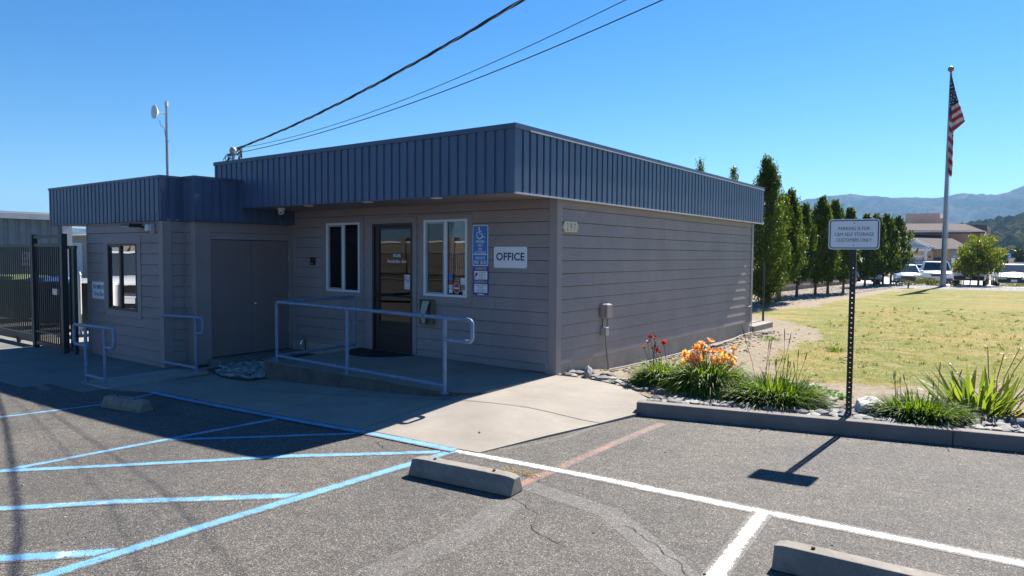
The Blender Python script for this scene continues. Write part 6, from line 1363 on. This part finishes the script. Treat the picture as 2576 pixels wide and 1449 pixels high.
# metal fence in front of it
t = thing('metal_fence', 'black metal fence in front of the stucco building', 'fence', Q(1200, 990, 78))
mb = MB(); a = Q(700, 866, 78); b_ = Q(1560, 862, 78); zb = -.75; mb.box((a.x, 78, a.z-.06), (b_.x, 78.06, a.z)); mb.box((a.x, 78, zb+.15), (b_.x, 78.06, zb+.21)); mb.box((a.x, 78, a.z-.4), (b_.x, 78.06, a.z-.34)); each(mb, 'rail', m_gate, t)
mb = MB(); x = a.x
while x < b_.x: mb.box((x, 78, zb), (x+.03, 78.03, a.z)); x += .15
P_(mb, 'pickets', m_gate, t)
t = thing('tan_fence_pillar', 'tan square pillar with a cap right of the round tree', 'pillar', Q(2330, 1000, 70))
mb = MB(); a = Q(2297, 860, 70); b_ = Q(2368, 1000, 70); mb.box((a.x, 70, -.7), (b_.x, 70.6, a.z)); P_(mb, 'shaft', m_stucco2, t)
mb = MB(); mb.box((a.x-.08, 69.92, a.z), (b_.x+.08, 70.68, a.z+.14)); P_(mb, 'cap', m_stucco2, t)
t = thing('picket_fence', 'dark picket fence on both sides of the tan pillar', 'fence', Q(2400, 1000, 71))
mb = MB(); x = Q(2130, 900, 71).x; xe = Q(2600, 900, 71).x; zt = Q(2400, 957, 71).z
while x < xe: mb.box((x, 71, -.7), (x+.03, 71.03, zt)); x += .14
mb.box((Q(2130, 900, 71).x, 71, zt-.12), (xe, 71.04, zt-.07)); P_(mb, 'pickets', m_gate, t)
for (x0, x1, y0_, y1_, Y, lab, full) in ((1490, 1532, 765, 840, 57, 'small blue accessible parking sign at the left side of the round tree', 0), (2283, 2336, 765, 848, 57, 'small blue accessible parking sign above the tan pillar', 1)):
    a = Q(x0, y1_, Y); b_ = Q(x1, y0_, Y); f = Fr((a+b_)/2, (1, 0, 0), (0, 0, 1)); w_ = b_.x-a.x; h_ = b_.z-a.z; t = thing('accessible_sign', lab, 'sign', (f.O.x, Y, tz(f.O.x, Y)))
    mb = MB(); mb.prism(rrect(w_, h_, .03), f, 0, .01); P_(mb, 'sign_panel', m_signb, t)
    mb = MB(); isa(mb, Fr(f(0, h_*.22), (1, 0, 0), (0, 0, 1)), w_*.62, .014)
    for k in range(3): text_faces(mb, ('PARKING', 'ONLY', 'VAN')[k], f, h_*.085, 0, -h_*(.12+.13*k), n=.014, width=w_*(.7, .45, .4)[k], bold=.02)
    P_(mb, 'lettering', m_inkw, t)
    mb = MB(); mb.box((f.O.x-.03, Y+.012, -.7), (f.O.x+.03, Y+.05, b_.z)); P_(mb, 'post', m_galv, t)
a = Q(1467, 915, 56.5); b_ = Q(1512, 845, 56.5); mb = MB(); mb.box((a.x, 56.5, a.z), (b_.x, 56.53, b_.z)); mb.box(((a.x+b_.x)/2-.03, 56.54, -.6), ((a.x+b_.x)/2+.03, 56.58, b_.z)); tag(mb.build('lot_sign', m_signw), 'plain white sign left of the round tree trunk', 'sign')
# white low wall far right
mb = MB(); a = Q(2370, 955, 120); b_ = Q(2900, 905, 120); mb.box((a.x, 120, -.8), (b_.x, 121, b_.z)); tag(mb.build('low_white_wall', m_wtrim), 'low white wall in the distance at the right edge', 'wall')

# ------------------------------------------------------------------ hills
def prof(th):
    K = [(-95, 1.6), (-72, 1.75), (-68, 1.5), (-50, 2.4), (-30, 3.2), (-20, 3.6), (-14.66, 4.05), (-13.85, 4.34), (-12.66, 4.44), (-11, 4.5), (-9.56, 4.48), (-8.22, 4.41), (-7, 4.43), (-5.93, 4.41), (-4.89, 4.43), (-4.21, 4.49), (-2.87, 4.39), (-1.96, 4.2), (-1.45, 4.33), (-.95, 4.46), (-.48, 4.59), (3, 5.3), (10, 4.8), (20, 4)]
    for (a, e0), (b_, e1) in zip(K, K[1:]):
        if th <= b_: return e0+(e1-e0)*max(0, (th-a)/(b_-a))
    return 4
def hillmat(name, cols, sc, dots):
    m, t_, b = newmat(name); p_ = pos(t_)
    c = ramp(t_, noi(t_, p_, sc, 8, .68), [(.34, cols[0]), (.5, cols[1]), (.66, cols[2])]).outputs[0]
    v = vor(t_, pos(t_, (1, 1, 1)), dots); c = mixc(t_, math_(t_, 'MULTIPLY', ramp(t_, v, [(.25, (1,)*3), (.55, (0,)*3)]).outputs[0], .7), c, cols[0])
    t_.links.new(c, b.inputs['Base Color']); b.inputs['Roughness'].default_value = 1; b.inputs['Specular IOR Level'].default_value = 0
    bump(t_, noi(t_, p_, dots*.8, 6, .7), 1, 9, b); return m
mb = MB(); ths = lin(-95, -16, 60)+[-15.8+.14*k for k in range(1, 140)]+[4, 7, 10, 15, 20]; ths = sorted(set(ths)); rs = lin(1750, 3300, 46)
def hz(th, r):
    k = (r-1750)/1550; e = math.tan(R(prof(th))); x = CAM.x+r*math.sin(R(th)); y = CAM.y+r*math.cos(R(th))
    shp = ss(0, .86, k) if k < .86 else 1-.25*(k-.86)/.14
    n = abs(noise.noise((x*.0016, y*.0016, 1)))*1.1+abs(noise.noise((x*.005, y*.005, 2)))*.5+.22*noise.noise((x*.016, y*.016, 4))+.1*noise.noise((x*.05, y*.05, 4))
    z = CAM.z+e*(1750+.86*1550)*shp; z -= n*150*math.sin(math.pi*min(1, k/.9))*.95
    return (x, y, max(-5, z) if k > .02 else -12)
G = [[hz(th, r) for r in rs] for th in ths]; n = len(rs)
for c in G: mb.v += c
for i in range(len(ths)-1):
    for j in range(n-1): mb.f.append((i*n+j, i*n+j+1, (i+1)*n+j+1, (i+1)*n+j)); mb.m.append(0)
tag(mb.build('hills', hillmat('chaparral_hill', [(.02, .03, .018), (.04, .05, .028), (.11, .10, .06)], .006, .06), smooth=True, angle=180), kind='structure')
# pale firebreak track climbing the ridge
mb = MB(); tr = [(1300, 585), (1340, 560), (1385, 548), (1440, 545), (1500, 535), (1560, 528), (1610, 515), (1660, 503), (1680, 495)]; pts = []
def hitz(px, py):
    d = ray(px, py); th = math.degrees(math.atan2(d.x, d.y)); h = Vector((d.x, d.y)).length
    for k in range(300):
        r = 1800+k*5; z = CAM.z+d.z/h*r
        if z < hz(th, r)[2]+6: return Vector((CAM.x+d.x/h*r, CAM.y+d.y/h*r, z))
    return None
for (x, y) in tr:
    q = hitz(1823.9+x*.292, 377.4+y*.292)
    if q: pts.append(q)
if len(pts) > 3:
    fine = []
    for a, b_ in zip(pts, pts[1:]):
        for k in range(6): fine.append(a.lerp(b_, k/6)+Vector((0, 0, noise.noise((a.x*.01+k, 0, 0))*3)))
    for a, b_ in zip(fine, fine[1:]): mb.face([a, b_, b_+Vector((0, 4, 6)), a+Vector((0, 4, 6))])
    tag(mb.build('hill_track', mat('pale_track', (.45, .4, .32), .9)), kind='structure')
# nearer wooded slope at the right
def nprof(th):
    K = [(-6.5, -.5), (-4.6, 1.9), (-3.86, 2.33), (-2.81, 2.55), (-1.97, 2.64), (-1.33, 2.75), (-.42, 2.91), (2, 3.4), (6, 3.9), (12, 3.6)]
    for (a, e0), (b_, e1) in zip(K, K[1:]):
        if th <= b_: return e0+(e1-e0)*max(0, (th-a)/(b_-a))
    return 3.6
mb = MB(); ths = [-6.5+.07*k for k in range(125)]+[3, 5, 8, 12]; rs = lin(260, 900, 230)
def nz(th, r):
    k = (r-260)/640; e = math.tan(R(nprof(th))); x = CAM.x+r*math.sin(R(th)); y = CAM.y+r*math.cos(R(th))
    z = -1+(CAM.z+e*800)*ss(0, .86, k) if k < .86 else -1+(CAM.z+e*800)
    d0 = noise.voronoi(Vector((x*.11, y*.06, 0)))[0][0]; z += (1-min(1, d0*1.3))*8.0*min(1, k*5)*(1 if k < .9 else .7)+noise.noise((x*.02, y*.02, 0))*6*min(1, k*4)-5*min(1, k*5)
    return (x, y, z)
n = len(rs)
for th in ths: mb.v += [nz(th, r) for r in rs]
for i in range(len(ths)-1):
    for j in range(n-1): mb.f.append((i*n+j, i*n+j+1, (i+1)*n+j+1, (i+1)*n+j)); mb.m.append(0)
tag(mb.build('wooded_slope', hillmat('oak_wood', [(.008, .016, .008), (.022, .034, .016), (.13, .115, .06)], .02, .13), smooth=True, angle=180), kind='structure')
# dark trees beyond the lot at the right
for i, (px, py, w_, h_, d, lab) in enumerate(((2515, 660, 34, 62, 110, 'dark spreading tree behind the tan pillar'), (2565, 665, 24, 66, 105, 'dark tree at the right edge behind the white sedan'), (2545, 640, 26, 50, 150, 'farther dark tree between the two at the right edge'))):
    b_ = atd(px, 690, d); z0 = -.7; s = d/1750; t = thing('oak_tree', lab, 'tree', (b_.x, b_.y, z0), 'dark trees beyond the parking lot'); rg = random.Random(i+60)
    mb = MB(); mb.tube([(b_.x, b_.y, z0), (b_.x+.2, b_.y, z0+h_*s*.5)], [.3, .15], 7); P_(mb, 'trunk', m_bark, t)
    mb = MB()
    for k in range(110):
        a = rg.random()*6.28; q = math.sqrt(rg.random()); c = Vector((b_.x+math.cos(a)*q*w_*s, b_.y+math.sin(a)*q*w_*s, z0+h_*s*(.22+.7*rg.random()*(1-.45*q*q))))
        for j in range(16): leaf(mb, c+Vector((rg.gauss(0, .4), rg.gauss(0, .4), rg.gauss(0, .3))), rg.uniform(.16, .3), rg)
    P_(mb, 'crown', leafmat('oak_leaf_%d' % i, [(.012, .025, .01), (.025, .045, .018), (.05, .07, .03)], .2, .5), t)

# ------------------------------------------------------------------ across the street (seen reflected in the glass)
t = thing('stucco_wall', 'cream stucco wall with pilasters across the street, behind the viewer', 'wall', (-8, -27, -.1))
m_cw = mat('cream_stucco', (.16, .14, .115), .9, var=.06)
mb = MB(); mb.box((-64, -27.3, -.1), (20, -27, 2.5)); P_(mb, 'wall_panel', m_cw, t)
mb = MB(); mb.box((-64, -27.34, 2.5), (20, -26.94, 2.62)); P_(mb, 'wall_cap', m_wtrim, t)
for k in range(19): mb = MB(); x = -62+k*4.5; mb.box((x, -27.4, -.1), (x+.5, -26.9, 2.85)); P_(mb, 'pilaster', m_cw, t)
t = thing('street_fence', 'black picket fence in front of the cream wall across the street', 'fence', (-8, -25.5, -.1))
mb = MB(); mb.box((-64, -25.53, 1.7), (20, -25.47, 1.76)); mb.box((-64, -25.53, .9), (20, -25.47, .96)); mb.box((-64, -25.53, .1), (20, -25.47, .16)); each(mb, 'rail', m_gate, t)
mb = MB(); x = -64
while x < 20: mb.box((x, -25.515, .05), (x+.03, -25.485, 1.75)); x += .16
P_(mb, 'pickets', m_gate, t)
tk = vehicle('pickup_truck', 'white truck parked outside the picture, seen only reflected in the payment window', 2352, 54, 0, white, 2.0, 5.6, 1.9, 'pickup', dark, cat='truck'); tk.location = (-17.2, -6.9, -.13); tk.rotation_euler = (0, 0, R(118)); del tk['group']
mb = MB(); mb.tube([(-12.6, -4.35, -.14), (-12.6, -4.35, .95), (-12.6, -4.35, 1.0)], [.09, .09, .05], 14); tag(mb.build('white_bollard', m_wpl, smooth=True), 'white pipe bollard outside the picture, reflected in the payment window', 'bollard')

# small litter on the pavement
for x, y, z, s, c, nm, lab in ((.92, -2.75, .03, .012, (.1, .09, .08), 'pebble', 'small dark pebble on the sunlit walkway'), (-.55, -4.18+.55, .014, .018, (.12, .05, .02), 'leaf', 'brown leaf lying on the blue hatch line')):
    mb = MB(); blob(mb, (x, y, wz(x, y)+s*.5 if nm == 'pebble' else z), s, s*1.2, s*.6, random.Random(3), 1); tag(mb.build(nm, mat(nm+'_colour', c, .8)), lab, nm)

# ------------------------------------------------------------------ haze
mb = MB(); mb.box((-6200, -6200, -40), (6200, 6300, 420)); hz_ = mb.build('haze', None or mat('tmp2', (1, 1, 1))); tag(hz_, kind='stuff')
hm = bpy.data.materials.new('thin_haze'); hm.use_nodes = True; t_ = hm.node_tree; t_.nodes.clear(); o_ = t_.nodes.new('ShaderNodeOutputMaterial'); v_ = t_.nodes.new('ShaderNodeVolumePrincipled')
v_.inputs['Density'].default_value = .00014; v_.inputs['Color'].default_value = (.32, .6, 1, 1); v_.inputs['Anisotropy'].default_value = .2; t_.links.new(v_.outputs[0], o_.inputs[1]); hz_.data.materials[0] = hm
